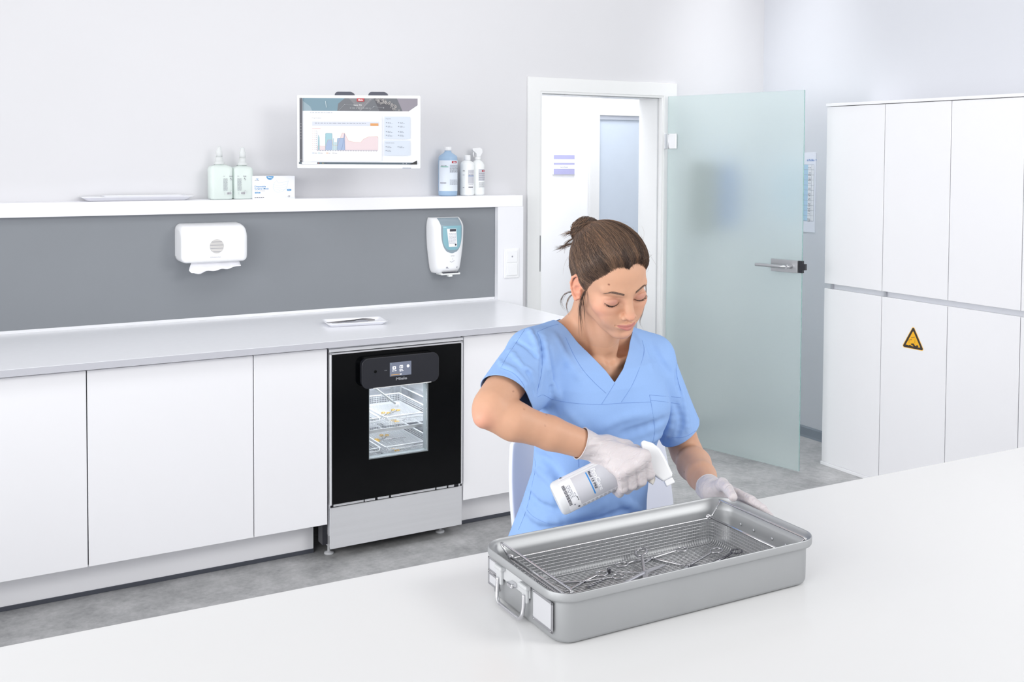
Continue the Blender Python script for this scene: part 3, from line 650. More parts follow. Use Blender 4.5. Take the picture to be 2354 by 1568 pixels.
# control panel
g = G(); P = []
for ins, y in ((.006, -.011), (.004, -.030), (.0015, -.040), (0, -.043), (.0006, -.0455), (.002, -.0462)):
    P.append([(x, y, z) for x, z in rrect(.122+ins, .468-ins, .695+ins, .820-ins, .030-ins, 8)])
g.grid(P, closev=True); b = len(g.v); g.f.append(tuple(range(b-len(P[0]), b))); g.m.append(0); g.sm.append(False)
cp = obj('control_panel', g, M_blackp, ws, label='dark control panel')
obj('panel_edge', G().rbox(.172, .432, -.0475, -.0445, .6945, .6975, .0008, 1), mat('edge_light', (240, 240, 240), .3, .3, noise=.01), cp, label='bright chrome edge line')
PF = planefn((.122, -.0463, .695), (1, 0, 0), (0, 0, 1), (0, -1, 0))
mdis = mat('display_slate', (104, 110, 126), .4, emit=.35, noise=.005); miw = mat('icon_white', (235, 236, 240), .5, emit=.5, noise=.005); mor = mat('icon_orange', (226, 168, 70), .5, emit=.3, noise=.005)
A = Art(); A.rect(.122, .218, .042, .099, mdis); A.build('display', PF, cp, label='grey touch display')
A = Art(); A.poly([(a, b) for a, b in rrect(.134, .149, .070, .083, .002, 2)], miw).rect(.138, .145, .074, .079, mdis); A.poly(rrect(.165, .180, .072, .085, .002, 2), miw).rect(.1675, .171, .074, .083, mdis).rect(.174, .1775, .074, .083, mdis); A.circ(.203, .079, .0062, miw)
A.scribble(.132, .151, .063, .0028, miw, 1, .01); A.scribble(.163, .183, .065, .0026, miw, 2, .01); A.scribble(.165, .182, .060, .0026, miw, 3, .01)
A.rect(.127, .168, .0475, .0492, mor).rect(.166, .174, .0465, .0502, miw); A.rect(.125, .129, .092, .096, mat('icon_grey', (150, 170, 180), .5, noise=.01))
A.build('display_icons', PF, cp, base=.0012)
A = Art(); A.text('Miele', .174, .0245, .0155, mat('logo_silver', (170, 172, 178), .3, .4, noise=.01), 'CENTER', bold=.035, width=.050)
A.build('logo', PF, cp)
A = Art(); A.text('WIFI', .098, .067, .006, M_txtl); A.build('wifi_mark', PF, cp)
lb = obj('sensor', G().lathe([(.0062, 0), (.0062, -.0012), (.0045, -.0014)], (.181, -.0462, .764), 20, axis='y'), M_black, cp)
# plinth
g = G().rbox(.004, .601, -.001, .006, .0475, .2165, .0015, 1)
kp = obj('plinth_panel', g, M_steel, ws, label='brushed steel plinth panel')
for x in (.004, .598): obj('plinth_side', G().box(x, x+.003, .006, .085, .052, .214), M_steel, kp)
g = G().box(.012, .588, .012, .30, .10, .228).box(-.018, .003, .03, .08, .06, .14)
obj('base_body', g, M_blackp, ws)
g = G()
for (x0, x1) in ((.02, .15), (.155, .20), (.212, .262), (.272, .475), (.482, .53), (.538, .565)): g.box(x0, x1, .004, .012, .2185, .2275)
obj('lower_rail', g, M_steel, ws)
for x in (.040, .548):
    obj('foot', G().lathe([(.019, 0), (.020, .002), (.019, .007), (.010, .010), (.006, .012), (.006, .10)], (x-.012, .082, 0), 20), mat('foot_grey', (205, 207, 210), .4, noise=.01), ws)

# ================================================================== monitor
MC_ = Vector((.3085, .4615, 1.748)); my = math.atan2(-.276, .484)
mo = thing('monitor', 'white framed computer monitor showing a process chart, held by a wall arm', 'monitor', MC_, my)
obj('casing', G().rbox(-.2785, .2785, 0, .030, -.165, .165, .005, 3, smooth=False), M_white, mo, local=True)
M_scr = mat('screen_white', (196, 198, 203), .3, emit=.42, noise=.002)
def em(name, c, e=.5): return mat('scr_'+name, tuple(v*.72 for v in c), .3, emit=e*.95, noise=.002)
A = Art(.00008); K = .0004335
def X_(x): return -.266+(x-130)*K
def Z_(y, x=700): return .152-(y-195-(x-130)*.0125)*K
def R_(x0, x1, y0, y1, m): A.poly([(X_(x0), Z_(y1)), (X_(x1), Z_(y1)), (X_(x1), Z_(y0)), (X_(x0), Z_(y0))], m)
R_(130, 1356, 202, 888, M_scr)
R_(160, 1356, 202, 336, em('slate', (112, 116, 124), .3)); 
A.poly([(X_(160), Z_(202)), (X_(600), Z_(202)), (X_(530), Z_(260)), (X_(520), Z_(336)), (X_(160), Z_(336))], em('sea', (120, 158, 176), .35))
A.poly([(X_(160), Z_(230)), (X_(240), Z_(290)), (X_(260), Z_(336)), (X_(160), Z_(336))], em('sea2', (160, 186, 200), .35))
A.poly([(X_(640), Z_(202)), (X_(760), Z_(336)), (X_(900), Z_(202))], em('slate2', (140, 140, 146), .3)); A.poly([(X_(900), Z_(202)), (X_(960), Z_(336)), (X_(1120), Z_(336)), (X_(1000), Z_(202))], em('slate3', (86, 86, 96), .25))
A.poly([(X_(1140), Z_(202)), (X_(1200), Z_(336)), (X_(1260), Z_(336)), (X_(1356), Z_(270)), (X_(1356), Z_(202))], em('mauve', (160, 154, 166), .35))
A.poly([(X_(1262), Z_(337)), (X_(1356), Z_(272)), (X_(1356), Z_(337))], M_scr)
mbub = em('bubble', (205, 200, 198), .4); rnd = random.Random(5)
for k in range(46):
    a = rnd.random(); bx_, by_ = 940+220*a+rnd.uniform(-22, 22), 205+130*a*a+rnd.uniform(0, 50)*(1-a*.6); r0 = rnd.uniform(5, 12)
    if by_ < 325: A.circ(X_(bx_), Z_(by_), r0*K, mbub, 10); A.circ(X_(bx_), Z_(by_), r0*K*.62, em('bub2', (108, 106, 112), .3), 10)
for (a, b_) in ((540, 330), (600, 270), (700, 290), (765, 335), (865, 218)): pass
ml = em('line', (200, 205, 210), .4)
A.line([(X_(540), Z_(330)), (X_(600), Z_(268)), (X_(740), Z_(280))], .0006, ml); A.line([(X_(765), Z_(330)), (X_(865), Z_(216))], .0006, ml); A.line([(X_(855), Z_(330)), (X_(903), Z_(290)), (X_(1005), Z_(302))], .0006, ml)
A.circ(X_(600), Z_(268), .0016, ml); A.circ(X_(865), Z_(216), .0018, ml); A.circ(X_(903), Z_(290), .0022, ml); A.circ(X_(1005), Z_(302), .0022, ml)
A.line([(X_(402), Z_(236)), (X_(410), Z_(300))], .0022, em('hl', (220, 232, 236), .5))
R_(726, 803, 204, 238, em('red', (204, 40, 52), .4)); A.text('Miele', X_(765), Z_(229), .0095, em('w', (255, 255, 255), .6), 'CENTER', bold=.03)
A.text('Vario TD', X_(735), Z_(282), .0098, em('w', (255, 255, 255), .6), 'CENTER'); A.scribble(X_(655), X_(870), Z_(308), .0026, em('w2', (200, 205, 208), .5), 8, .009)
R_(132, 161, 202, 888, em('bar', (84, 86, 98), .25))
for y in (212, 470, 498, 530, 560, 590, 619, 845): A.circ(X_(146), Z_(y), .0019, em('ic', (190, 186, 190), .4), 8)
A.scribble(X_(240), X_(480), Z_(357), .0018, em('gt', (150, 156, 170), .4), 3, .009)
R_(238, 985, 378, 855, em('paper', (262, 262, 264), .60)); R_(262, 960, 447, 493, em('pale', (228, 233, 245), .5))
A.text('Programmablauf', X_(262), Z_(416), .0062, em('ink', (130, 138, 160), .2)); A.scribble(X_(292), X_(820), Z_(466), .0022, em('ink', (130, 138, 160), .2), 4, .012)
R_(867, 951, 463, 490, em('orange', (240, 168, 96), .45)); A.line([(X_(262), Z_(519)), (X_(350), Z_(519))], .0016, em('pink', (240, 170, 170), .4))
R_(1012, 1280, 392, 624, em('pale2', (226, 236, 250), .5)); R_(1012, 1280, 640, 796, em('pale2', (226, 236, 250), .5))
A.text('Programm', X_(1028), Z_(418), .0056, em('ink', (130, 138, 160), .2)); A.text('Geräteinformationen', X_(1026), Z_(669), .0056, em('ink', (130, 138, 160), .2), width=.039)
for (x, y) in ((1028, 455), (1155, 455), (1028, 493), (1155, 493), (1028, 548), (1155, 548), (1028, 586), (1155, 586), (1026, 705), (1150, 705), (1026, 745)):
    A.circ(X_(x+6), Z_(y), .0022, em('gt', (150, 156, 170), .4), 8); A.scribble(X_(x+20), X_(x+50), Z_(y), .0014, em('gt', (150, 156, 170), .4), x+y, .006); A.scribble(X_(x+20), X_(x+68), Z_(y+9), .0018, em('ink2', (150, 158, 178), .3), x+y+1, .008)
def CP(pts): return [(X_(a), Z_(b)) for a, b in pts]
mpk = em('chartpink', (246, 226, 230), .5); mbl = em('chartblue', (170, 192, 228), .45); mte = em('chartteal', (168, 214, 226), .45)
A.poly(CP([(318, 745), (318, 700), (403, 702), (403, 745)]), mpk); A.poly(CP([(526, 745), (526, 690), (575, 565), (600, 566), (640, 645), (700, 658), (770, 660), (800, 625), (850, 602), (942, 597), (948, 615), (948, 745)]), mpk)
A.poly(CP([(403, 742), (403, 572), (412, 568), (470, 570), (471, 742)]), mte); A.poly(CP([(403, 742), (403, 700), (428, 635), (471, 637), (471, 742)]), mbl)
A.poly(CP([(326, 740), (330, 586), (339, 615), (339, 740)]), mte); A.poly(CP([(524, 742), (526, 622), (540, 617), (592, 617), (600, 742)]), mbl); A.poly(CP([(566, 742), (600, 568), (605, 742)]), mbl)
for x in (481, 497, 510): R_(x, x+7, 620 if x < 490 else 658, 742, mte)
mteal = em('teal', (70, 160, 180), .3); morr = em('lorange', (238, 176, 130), .4)
A.line(CP([(326, 740), (329, 586), (338, 612), (340, 740)]), .0007, mteal); A.line(CP([(402, 742), (403, 572), (412, 568), (470, 570), (472, 742)]), .0008, mteal); A.line(CP([(524, 742), (526, 622), (540, 617), (592, 617)]), .0008, mteal); A.line(CP([(566, 742), (580, 700), (600, 568), (605, 742)]), .0008, em('navy', (90, 116, 180), .3))
A.line(CP([(318, 700), (403, 702), (428, 635), (471, 637), (480, 692), (526, 695), (575, 565), (600, 566), (640, 645), (700, 658), (770, 660), (800, 625), (850, 602), (942, 597), (948, 615)]), .0007, morr)
A.line(CP([(318, 548), (318, 743), (948, 743)]), .0006, em('navy', (90, 116, 180), .3))
for k in range(10):
    for x in (268, 284, 302): R_(x, x+(6 if x < 290 else 11), 546+k*21, 550+k*21, em('ink2', (150, 158, 178), .3) if x > 290 else em('pink', (240, 170, 170), .4))
for k in range(24): R_(316+k*26.5, 330+k*26.5, 748, 752, em('gt', (150, 156, 170), .4) if k > 10 else em('ink2', (150, 158, 178), .3))
for (x, m_) in ((266, mbl), (325, mte), (411, morr), (476, ml)): R_(x, x+23, 770, 777, m_); A.scribble(X_(x+26), X_(x+50), Z_(777), .0018, em('ink2', (150, 158, 178), .3), x, .01)
R_(130, 1356, 868, 888, em('task', (84, 104, 118), .25)); R_(160, 318, 869, 887, M_scr); A.poly(CP([(1270, 888), (1356, 846), (1356, 888)]), em('blk', (30, 30, 34), .05))
for x, c in ((333, (220, 100, 90)), (356, (80, 160, 180)), (379, (220, 200, 120)), (410, (60, 70, 90)), (1210, (190, 190, 200)), (1245, (190, 190, 200))): A.circ(X_(x), Z_(879), .0024, em('tb%d' % x, c, .3), 8)
A.build('screen', lambda x, y, h: (x, -h, y), mo, local=True, label='lit screen with a process chart')
M_mt = mat('mount_grey', (74, 76, 88), .5, noise=.02)
for x0 in (-.111, .041):
    g = G().prism([(x0+a, b) for a, b in rrect(0, .086, .150, .1815, (.016, .016, .002, .002), 6)], .014, .052, 'y')
    mt = obj('mount_handle', g, M_mt, mo, local=True, label='dark grey mount lug')
obj('badge', G().rbox(.198, .236, -.0015, .001, -.164, -.1595, .0004, 1), mat('badge_grey', (170, 176, 188), .4, noise=.01), mo, local=True)
g = G().rbox(-.06, .06, .030, .045, -.06, .06, .004).rbox(-.02, .02, .045, .09, -.03, .03, .004)
g.tube([(0, .08, 0), (.10, .20, 0)], .018, 14)
Mm = Matrix.Translation(MC_) @ Matrix.Rotation(my, 4, 'Z'); e0 = Mm @ Vector((.10, .20, 0)); Mi_ = Mm.inverted()
g.tube([(.10, .20, 0), Mi_ @ Vector((e0.x+.02, WY-.015, e0.z))], .018, 14)
pb = Mi_ @ Vector((e0.x+.02, WY-.008, e0.z)); 
obj('wall_arm', g, M_white, mo, local=True)
obj('wall_bracket', G().rbox(e0.x-.03, e0.x+.07, WY-.016, WY-.0006, e0.z-.07, e0.z+.07, .004), M_white, mo)

# ================================================================== paper towel dispenser on the grey panel
td = thing('towel_dispenser', 'white paper towel dispenser with a round sight window on the grey panel', 'dispenser', (-.295, NY, 1.17))
prof = [(0, 0), (.105, 0), (.128, .004), (.136, .016), (.138, .10), (.134, .125), (.118, .148), (.092, .160), (.05, .166), (0, .168)]
def endinset(g, prof, x0, x1, r, yb, zb, n=7, er=None, seg=3):
    pr = smoothpath([(a, b, 0) for a, b in prof], seg); P = []
    cy_, cz_ = 0, (max(b for a, b in prof))/2
    for side in (0, 1):
        for k in range(n):
            th = PI/2*k/(n-1) if side == 0 else PI/2*(1-k/(n-1)); dx = r*(1-math.sin(th)) if False else r*(1-math.sin(th)); ins = r*(1-math.cos(PI/2-th)) if False else r*(1-math.sin(th))
            xo = r*(1-math.cos(th)); xx = x0+ (r - r*math.cos(PI/2-0))*0 + r*(1-math.cos(th)) if side == 0 else x1-r*(1-math.cos(th))
            ins2 = r*(1-math.sin(th)); row = []
            for p in pr:
                sy = 1-ins2/.138; sz = 1-2*ins2/max(b for a, b in prof)
                row.append((xx, yb-p[0]*sy, zb+cz_+(p[1]-cz_)*sz))
            P.append(row)
    g.grid(P, closev=True)
    b = len(g.v)-len(P)*len(P[0]); n_ = len(P[0])
    g.f.append(tuple(b+k for k in range(n_))); g.f.append(tuple(b+(len(P)-1)*n_+k for k in range(n_))[::-1]); g.m += [0, 0]; g.sm += [False, False]
g = G(); endinset(g, prof, -.440, -.152, .024, NY-.0006, 1.170)
obj('cover', g, M_white, td)
A = Art(.0001); mw1 = mat('window_smoke', (196, 194, 192), .15, noise=.01)
A.circ(0, 0, .0305, mw1, 36)
for k in range(11):
    z = -.024+k*.0047; hw = math.sqrt(.029**2-z*z); A.rect(-hw, hw, z, z+.0016, M_txtl if k % 3 == 0 else mat('pale_stack', (222, 220, 217), .4, noise=.01))
A.build('sight_window', planefn((-.291, NY-.1387, 1.242), (1, 0, 0), (0, 0, 1), (0, -1, 0)), td, label='round smoky sight window')
A = Art(); A.text('Kimberly-Clark', .006, 0, .0062, M_txtl, width=.036); A.circ(0, .0022, .0028, M_txtl, 12); A.circ(0, .0022, .0020, M_white, 12)
A.build('maker_print', planefn((-.316, NY-.1388, 1.1925), (1, 0, 0), (0, 0, 1), (0, -1, 0)), td)
# towel hanging out
P = []
for i in range(25):
    u = i/24; row = []
    x = -.405+.225*u; drop = .048-.010*u-.018*max(0, (u-.55)/.45)**1.2+.004*math.sin(u*9)-(.012 if u < .04 else 0)
    for j in range(9):
        v = j/8; row.append((x+(.018*(1-v) if u < .15 else 0)*(1-u/.15 if u < .15 else 0), NY-.085-.028*v+.008*math.sin(u*14+v*3)*v+.02*math.sin(v*PI)*0, 1.174-drop*v+.003*math.sin(u*23)*v))
    P.append(row)
g = G().grid(P); tw = obj('paper_towel', g, mat('tissue', (240, 240, 244), .9, bump=.1, bscale=200, noise=.005), td, label='white paper towel hanging out')
md = tw.modifiers.new('s', 'SOLIDIFY'); md.thickness = .0006; md.offset = 0

# ================================================================== soap dispenser
sd = thing('soap_dispenser', 'white soap dispenser with a clear blue bottle window on the grey panel', 'dispenser', (.872, NY, 1.07))
def sdsec(z):
    """half width, depth"""
    t = (z-1.058)/(1.335-1.058); t = min(max(t, 0), 1)
    hw = .070+.022*math.sin(min(t*1.3, 1)*PI/2); dep = .085+.014*math.sin(min(t*1.6, 1)*PI/2)
    if t > .82: dep *= 1-.55*((t-.82)/.18)**2; hw *= 1-.10*((t-.82)/.18)**2
    if t < .10: dep *= 1-.25*((.10-t)/.10)**1.5; hw *= 1-.10*((.10-t)/.10)**2
    return hw, dep
SX = .872
def sdpt(z, th):
    hw, dep = sdsec(z); n_ = 3.2
    c, s_ = math.cos(th), math.sin(th); rr_ = (abs(c)**n_+abs(s_)**n_)**(-1/n_)
    return Vector((SX+hw*rr_*c, NY-.0006-dep*max(rr_*s_, 0), z))
P = [[sdpt(1.058+(1.335-1.058)*i/36, PI*j/36) for j in range(37)] for i in range(37)]
g = G().grid(P, closev=True); n_ = 37; g.f.append(tuple(range(n_))); g.f.append(tuple(36*n_+k for k in range(n_))); g.m += [0, 0]; g.sm += [False]*2
obj('body', g, M_white, sd)
def sdfront(x, z, h):
    hw, dep = sdsec(z); n_ = 3.2; q = min(abs((x-SX)/hw), .985); y = dep*(1-q**n_)**(1/n_); return (x, NY-.0006-y-h, z)
def patch(name, xlr, z0, z1, m, h, n=24, k=14, **kw):
    P = []
    for i in range(n+1):
        z = z0+(z1-z0)*i/n; a, b = xlr((i/n)); P.append([sdfront(a+(b-a)*j/k, z, h) for j in range(k+1)])
    return obj(name, G().grid(P), m, sd, recalc=False, **kw)
def uw(t): w_ = .003+.055*(1-(1-min(t*1.25, 1))**3.2)**.5; return (SX+.004-w_, SX+.006+w_)
patch('sight_window', uw, 1.160, 1.3335, mat('window_greyblue', (140, 156, 166), .12, noise=.02), .0012, label='grey blue see-through window')
def uw2(t): w_ = .004+.047*(1-(1-min(t*1.5+.02, 1))**3.2)**.5; return (SX+.005-w_, SX+.007+w_)
patch('soap_bottle', uw2, 1.175, 1.296, mat('soap_teal', (132, 176, 188), .15, noise=.02), .0022, label='teal soap bottle behind the window')
patch('bottle_label', lambda t: (SX-.026+.012*(1-t), SX+.026+.006*(1-t)), 1.192, 1.282, M_paper, .0030)
A = Art(); A.rect(.012, .046, .076, .088, M_txt).circ(.045, .010, .005, M_txt, 12)
for k in range(9): A.scribble(.006, .046, .064-.006*k, .0018, M_txtl, k, .006)
A.build('label_print', lambda x, y, h: sdfront(SX-.022+x, 1.192+y, h), sd, base=.0036)
A = Art(); A.text('steriMatic', 0, .026, .0075, M_txtl, 'CENTER', width=.02); A.line([(-.014, 0), (-.004, -.003), (.004, .0), (.010, .006)], .0018, M_txtl); A.line([(0, .018), (0, .008)], .001, M_txtl)
A.rect(-.033, .031, -.034, -.026, M_txtl); A.build('front_print', lambda x, y, h: sdfront(SX+.010+x, 1.118+y, h), sd, base=.0006)
g = G().rbox(SX-.045, SX+.060, NY-.082, NY-.02, 1.050, 1.060, .003).rbox(SX-.004, SX+.018, NY-.080, NY-.055, 1.040, 1.052, .003)
nz = obj('nozzle', g, mat('nozzle_white', (228, 230, 228), .4, noise=.01), sd)
obj('nozzle_slot', G().rbox(SX-.038, SX+.05, NY-.0835, NY-.070, 1.0585, 1.0635, .002), M_txt, nz)

# ================================================================== things on the ledge
def bottle_fn(cx, cy, r, z0):
    def f(x, y, h): a = x/r; R__ = r+h; return (cx+R__*math.sin(a), cy-R__*math.cos(a), z0+y)
    return f
M_rfb = mat('refill_plastic', (236, 246, 242), .25, spec=.5, trans=.25, ior=1.2, noise=.01); M_cl = mat('clear_cap', (240, 243, 243), .2, trans=.45, ior=1.2, noise=.005)
for k, (x0, x1, zt, lab) in enumerate(((-.283, -.183, 1.592, 'left pale green soap refill bottle with clear pump cap on the ledge'), (-.180, -.090, 1.588, 'right pale green soap refill bottle beside the mask box'))):
    cx = (x0+x1)/2; y0, y1 = .742, .822
    t = thing('refill_bottle', lab, 'bottle', (cx, .782, LT), group='soap refill bottles on the ledge')
    g = G(); P = []
    for ins, z in ((.010, .0), (.003, .0015), (0, .008), (0, zt-LT-.014), (.004, zt-LT-.004), (.014, zt-LT), (.026, zt-LT+.006)):
        P.append([(x, y, LT+.0003+z) for x, y in rrect(x0+ins, x1-ins, y0+ins, y1-ins, .018, 5)])
    g.grid(P, closev=True); n_ = len(P[0]); g.f.append(tuple(range(n_))[::-1]); g.f.append(tuple((len(P)-1)*n_+q for q in range(n_))); g.m += [0, 0]; g.sm += [False]*2
    obj('body', g, M_rfb, t)
    zc = zt+.006; xo = -.004 if k == 0 else .004
    cp_ = obj('cap', G().lathe([(.021, zc), (.022, zc+.003), (.022, zc+.011), (.017, zc+.014), (.0155, zc+.030), (.0150, zc+.034)], (cx+xo, .782, 0), 28), M_cl, t)
    obj('pump_nozzle', G().lathe([(.0140, zc+.034), (.0135, zc+.058), (.010, zc+.066), (.0085, zc+.078), (.004, zc+.082)], (cx+xo, .782, 0), 24), M_cl, cp_)
    A = Art(); off = .058 if k == 0 else .018
    A.text('TORK', .026, .114, .0085, M_txtl, bold=.02, width=.016); A.scribble(0, .010, .117, .002, M_txtl, 3, .01)
    for q in range(20): A.scribble(0, .019, .106-.0028*q, .0012, M_txtl, q, .006)
    A.circ(.033, .108, .0022, M_txt, 10); A.circ(.035, .102, .0024, M_txtl, 10); A.circ(.035, .048, .004, M_txtl, 12); A.circ(.035, .048, .0032, M_rfb, 12)
    A.rect(.0145, .0365, .0355, .046, M_paper)
    rnd = random.Random(k); x = .016
    while x < .035: w_ = rnd.uniform(.0004, .0012); A.rect(x, x+w_, .036, .0455, M_txt); A.k -= 1; x += w_+rnd.uniform(.0004, .001)
    A.text('a', .003, .042, .006, M_txtl); A.text('e', .003, .036, .006, M_txtl)
    A.build('label_print', planefn((x0+off-.004, y0-.0002, LT-.012), (1, 0, 0), (0, 0, 1), (0, -1, 0)), t)
# mask box
bxm = thing('mask_box', 'white carton of disposable surgical masks standing on the ledge', 'box', (0, .785, LT))
obj('carton', G().rbox(-.098, .100, .735, .835, LT+.0003, 1.546, .0012, 1), mat('carton_white', (238, 239, 244), .5, noise=.006), bxm)
mlb = mat('print_blue', (84, 150, 200), .5, noise=.01); mpl = mat('print_pale', (205, 218, 232), .5, noise=.01)
A = Art(); F_ = planefn((-.098, .735, LT), (1, 0, 0), (0, 0, 1), (0, -1, 0))
A.text('Disposable', .009, .0545, .0105, mlb, bold=.012, width=.052); A.text('Surgical Mask', .009, .0445, .0105, mlb, bold=.012, width=.066)
A.text('50 pcs  CE Marke', .009, .0365, .0055, M_txtl, width=.048); A.poly(rrect(.009, .036, .0265, .0322, .0028, 4), mlb); A.text('Type IIR', .0225, .028, .004, M_paper, 'CENTER')
A.scribble(.009, .052, .006, .002, M_txt, 3, .007); A.poly([(.080+.017*math.cos(a), .105+.0165*math.sin(a)) for a in [PI+PI*q/14 for q in range(15)]], mlb); A.line([(.070, .101), (.092, .096)], .0025, M_paper)
A.text('CE', .164, .0085, .0095, M_txt); A.poly(rrect(.160, .180, .037, .0455, .004, 4), mlb); A.text('Blue', .170, .0395, .005, M_paper, 'CENTER'); A.line([(.014, .090), (.018, .0945), (.026, .093), (.018, .089), (.026, .088)], .0012, mlb); A.scribble(.009, .03, .084, .0015, M_txtl, 2, .006)
mask = [(.096, .070), (.112, .085), (.118, .074), (.140, .076), (.166, .083), (.158, .050), (.138, .034), (.116, .030), (.100, .038), (.094, .052), (.096, .070)]
A.line(mask, .0010, mpl); A.line([(.096, .066), (.128, .062), (.158, .068)], .0008, mpl); A.line([(.095, .056), (.126, .050), (.157, .056)], .0008, mpl); A.line([(.098, .046), (.124, .040), (.150, .044)], .0008, mpl)
A.poly([(0, 0), (.198, 0), (.198, .006), (.10, .010), (.05, .004), (0, .004)], mat('print_grey', (228, 230, 236), .5, noise=.01)); A.build('front_print', F_, bxm)
A = Art(); A.rect(-.055, -.028, .036, .062, mlb); A.build('side_mark', lambda x, y, h: (-.098-h, .800+x, LT+y), bxm)
# cleaning bottles right
def lat_bottle(name, label, cx, cy, r, zsh, prof, m, group): 
    t = thing(name, label, 'bottle', (cx, cy, LT), group=group)
    obj('body', G().lathe([(r*.86, .0003), (r*.97, .003), (r, .010)]+prof, (cx, cy, LT), 40), m, t); return t
mbb = mat('bottle_blue', (176, 204, 232), .18, spec=.5, trans=.2, ior=1.25, noise=.01); mbd = mat('bottle_blue_liquid', (158, 186, 212), .15, noise=.01)
r = .0482; cx, cy = .9115, .776
t = lat_bottle('disinfectant_bottle', 'round translucent blue disinfectant bottle with white cap on the ledge', cx, cy, r, 0, [(r, .194), (r*.93, .203), (.022, .218), (.0175, .222), (.0170, .229)], mbb, 'cleaning bottles on the ledge')
obj('cap', G().lathe([(.0175, .2295), (.0180, .231), (.0178, .247), (.016, .2485)], (cx, cy, LT), 28), M_white, t)
A = Art(.00008); f = bottle_fn(cx, cy, r, LT)
A.grect(-.075, .075, .026, .180, mat('label_pale_blue', (222, 230, 240), .4, noise=.005), 30); A.build('label', f, t)
A = Art(.00008); A.grect(-.062, -.020, .146, .149, mat('green_bar', (60, 170, 130), .5, noise=.01)).text('Med 12 PRE', -.058, .151, .006, M_txt, width=.03); A.grect(-.002, .030, .166, .176, M_red).text('Miele', .014, .1685, .0072, M_paper, 'CENTER', bold=.03)
for k in range(11): A.scribble(-.012, .062, .155-.0036*k, .0016, M_txtl if k % 4 else M_txt, k, .007)
for k in range(7): A.scribble(-.012, .040, .082-.004*k, .0014, M_txtl, k+30, .006)
A.scribble(-.062, -.030, .064, .005, M_txtl, 5, .004); A.scribble(.046, .056, .06, .01, M_txt, 4, .003); A.build('label_print', f, t, base=.0014)
mwb = mat('bottle_white', (240, 243, 243), .25, spec=.5, noise=.004)
cx, cy, r = 1.0265, .786, .0365
t = lat_bottle('white_bottle', 'small white bottle with grey label between the blue bottle and spray bottle', cx, cy, r, 0, [(r, .160), (r*.85, .171), (.018, .178), (.0165, .180)], mwb, 'cleaning bottles on the ledge')
obj('cap', G().lathe([(.0165, .1802), (.0170, .182), (.0168, .206), (.015, .2075)], (cx, cy, LT), 28), M_white, t)
A = Art(.00008); f = bottle_fn(cx, cy, r, LT); A.grect(-.012, .026, .062, .132, M_papg, 14).grect(-.012, .026, .100, .1025, M_blue, 14); A.text('ProCare', -.008, .110, .0085, M_paper, width=.030).text('Med 12 PRE', -.010, .104, .0050, M_txt, width=.026)
A.grect(-.012, .026, .034, .061, M_paper, 10); A.scribble(-.010, .016, .040, .0065, M_txt, 9, .002); A.scribble(-.010, .020, .055, .002, M_txtl, 8, .004); A.scribble(-.040, -.026, .125, .003, M_txt, 7, .006); A.scribble(-.040, -.030, .105, .002, M_txtl, 7, .006); A.scribble(-.040, -.032, .04, .004, M_txtl, 6, .006)
A.build('label_print', f, t)
cx, cy, r = 1.098, .806, .0352
t = lat_bottle('spray_bottle', 'white trigger spray bottle, rightmost on the ledge', cx, cy, r, 0, [(r, .156), (r*.8, .170), (.016, .180), (.0145, .184)], mwb, 'cleaning bottles on the ledge')
g = G().lathe([(.0160, .184), (.0165, .186), (.0155, .200)], (cx, cy, LT), 24); obj('collar', g, M_white, t)
g = G(); g.prism([(cx+a, LT+b) for a, b in ((-.010, .200), (-.012, .215), (-.028, .228), (-.034, .232), (-.034, .242), (.010, .246), (.022, .238), (.024, .222), (.014, .205), (.012, .200))], cy-.010, cy+.010, 'y'); obj('spray_head', g, M_white, t, bevel=.002)
obj('trigger', G().tube([(cx-.022, cy, LT+.226), (cx-.026, cy, LT+.212), (cx-.022, cy, LT+.196)], .0035, 8), M_white, t)
A = Art(.00008); f = bottle_fn(cx, cy, r, LT); A.grect(-.012, .036, .075, .135, M_papg, 14); A.grect(.006, .034, .122, .131, M_red).text('Miele', .019, .124, .0062, M_paper, 'CENTER', bold=.02)
for k in range(4): A.scribble(-.010, .034, .112-.010*k, .0028, M_txtl, k, .006)
for k in range(7): A.scribble(-.010, .030, .066-.004*k, .0016, M_txtl, k+9, .005)
A.build('label_print', f, t)
# shallow white trays on the ledge
def shallow_tray(name, label, x0, x1, y0, y1, z, h, fl, group, cat='tray', rz=0, lean=0):
    t = thing(name, label, cat, ((x0+x1)/2, (y0+y1)/2, z), rz, group=group)
    hx, hy = (x1-x0)/2, (y1-y0)/2; P = []
    for ins, zz in ((fl+.004, .0), (fl+.001, .001), (fl*.35, h*.8), (0, h), (.0015, h+.0012), (fl*.4+.002, h*.85), (fl+.003, .003), (fl+.006, .0022)):
        P.append([(x, y, zz) for x, y in rrect(-hx+ins, hx-ins, -hy+ins, hy-ins, .014, 5)])
    g = G().grid(P, closev=True); n_ = len(P[0]); g.f.append(tuple(range(n_))[::-1]); g.f.append(tuple((len(P)-1)*n_+q for q in range(n_))); g.m += [0, 0]; g.sm += [False]*2
    obj('dish', g, mat('melamine_white', (240, 241, 246), .2, spec=.5, noise=.004), t, local=True); return t
shallow_tray('ledge_tray', 'long empty white tray lying on the left part of the ledge', -.826, -.357, .728, .846, LT+.0003, .019, .028, 'white trays on the ledge')
t2 = shallow_tray('ledge_tray', 'second white tray nested in the long ledge tray', -.735, -.392, .744, .838, LT+.0045, .0185, .018, 'white trays on the ledge')
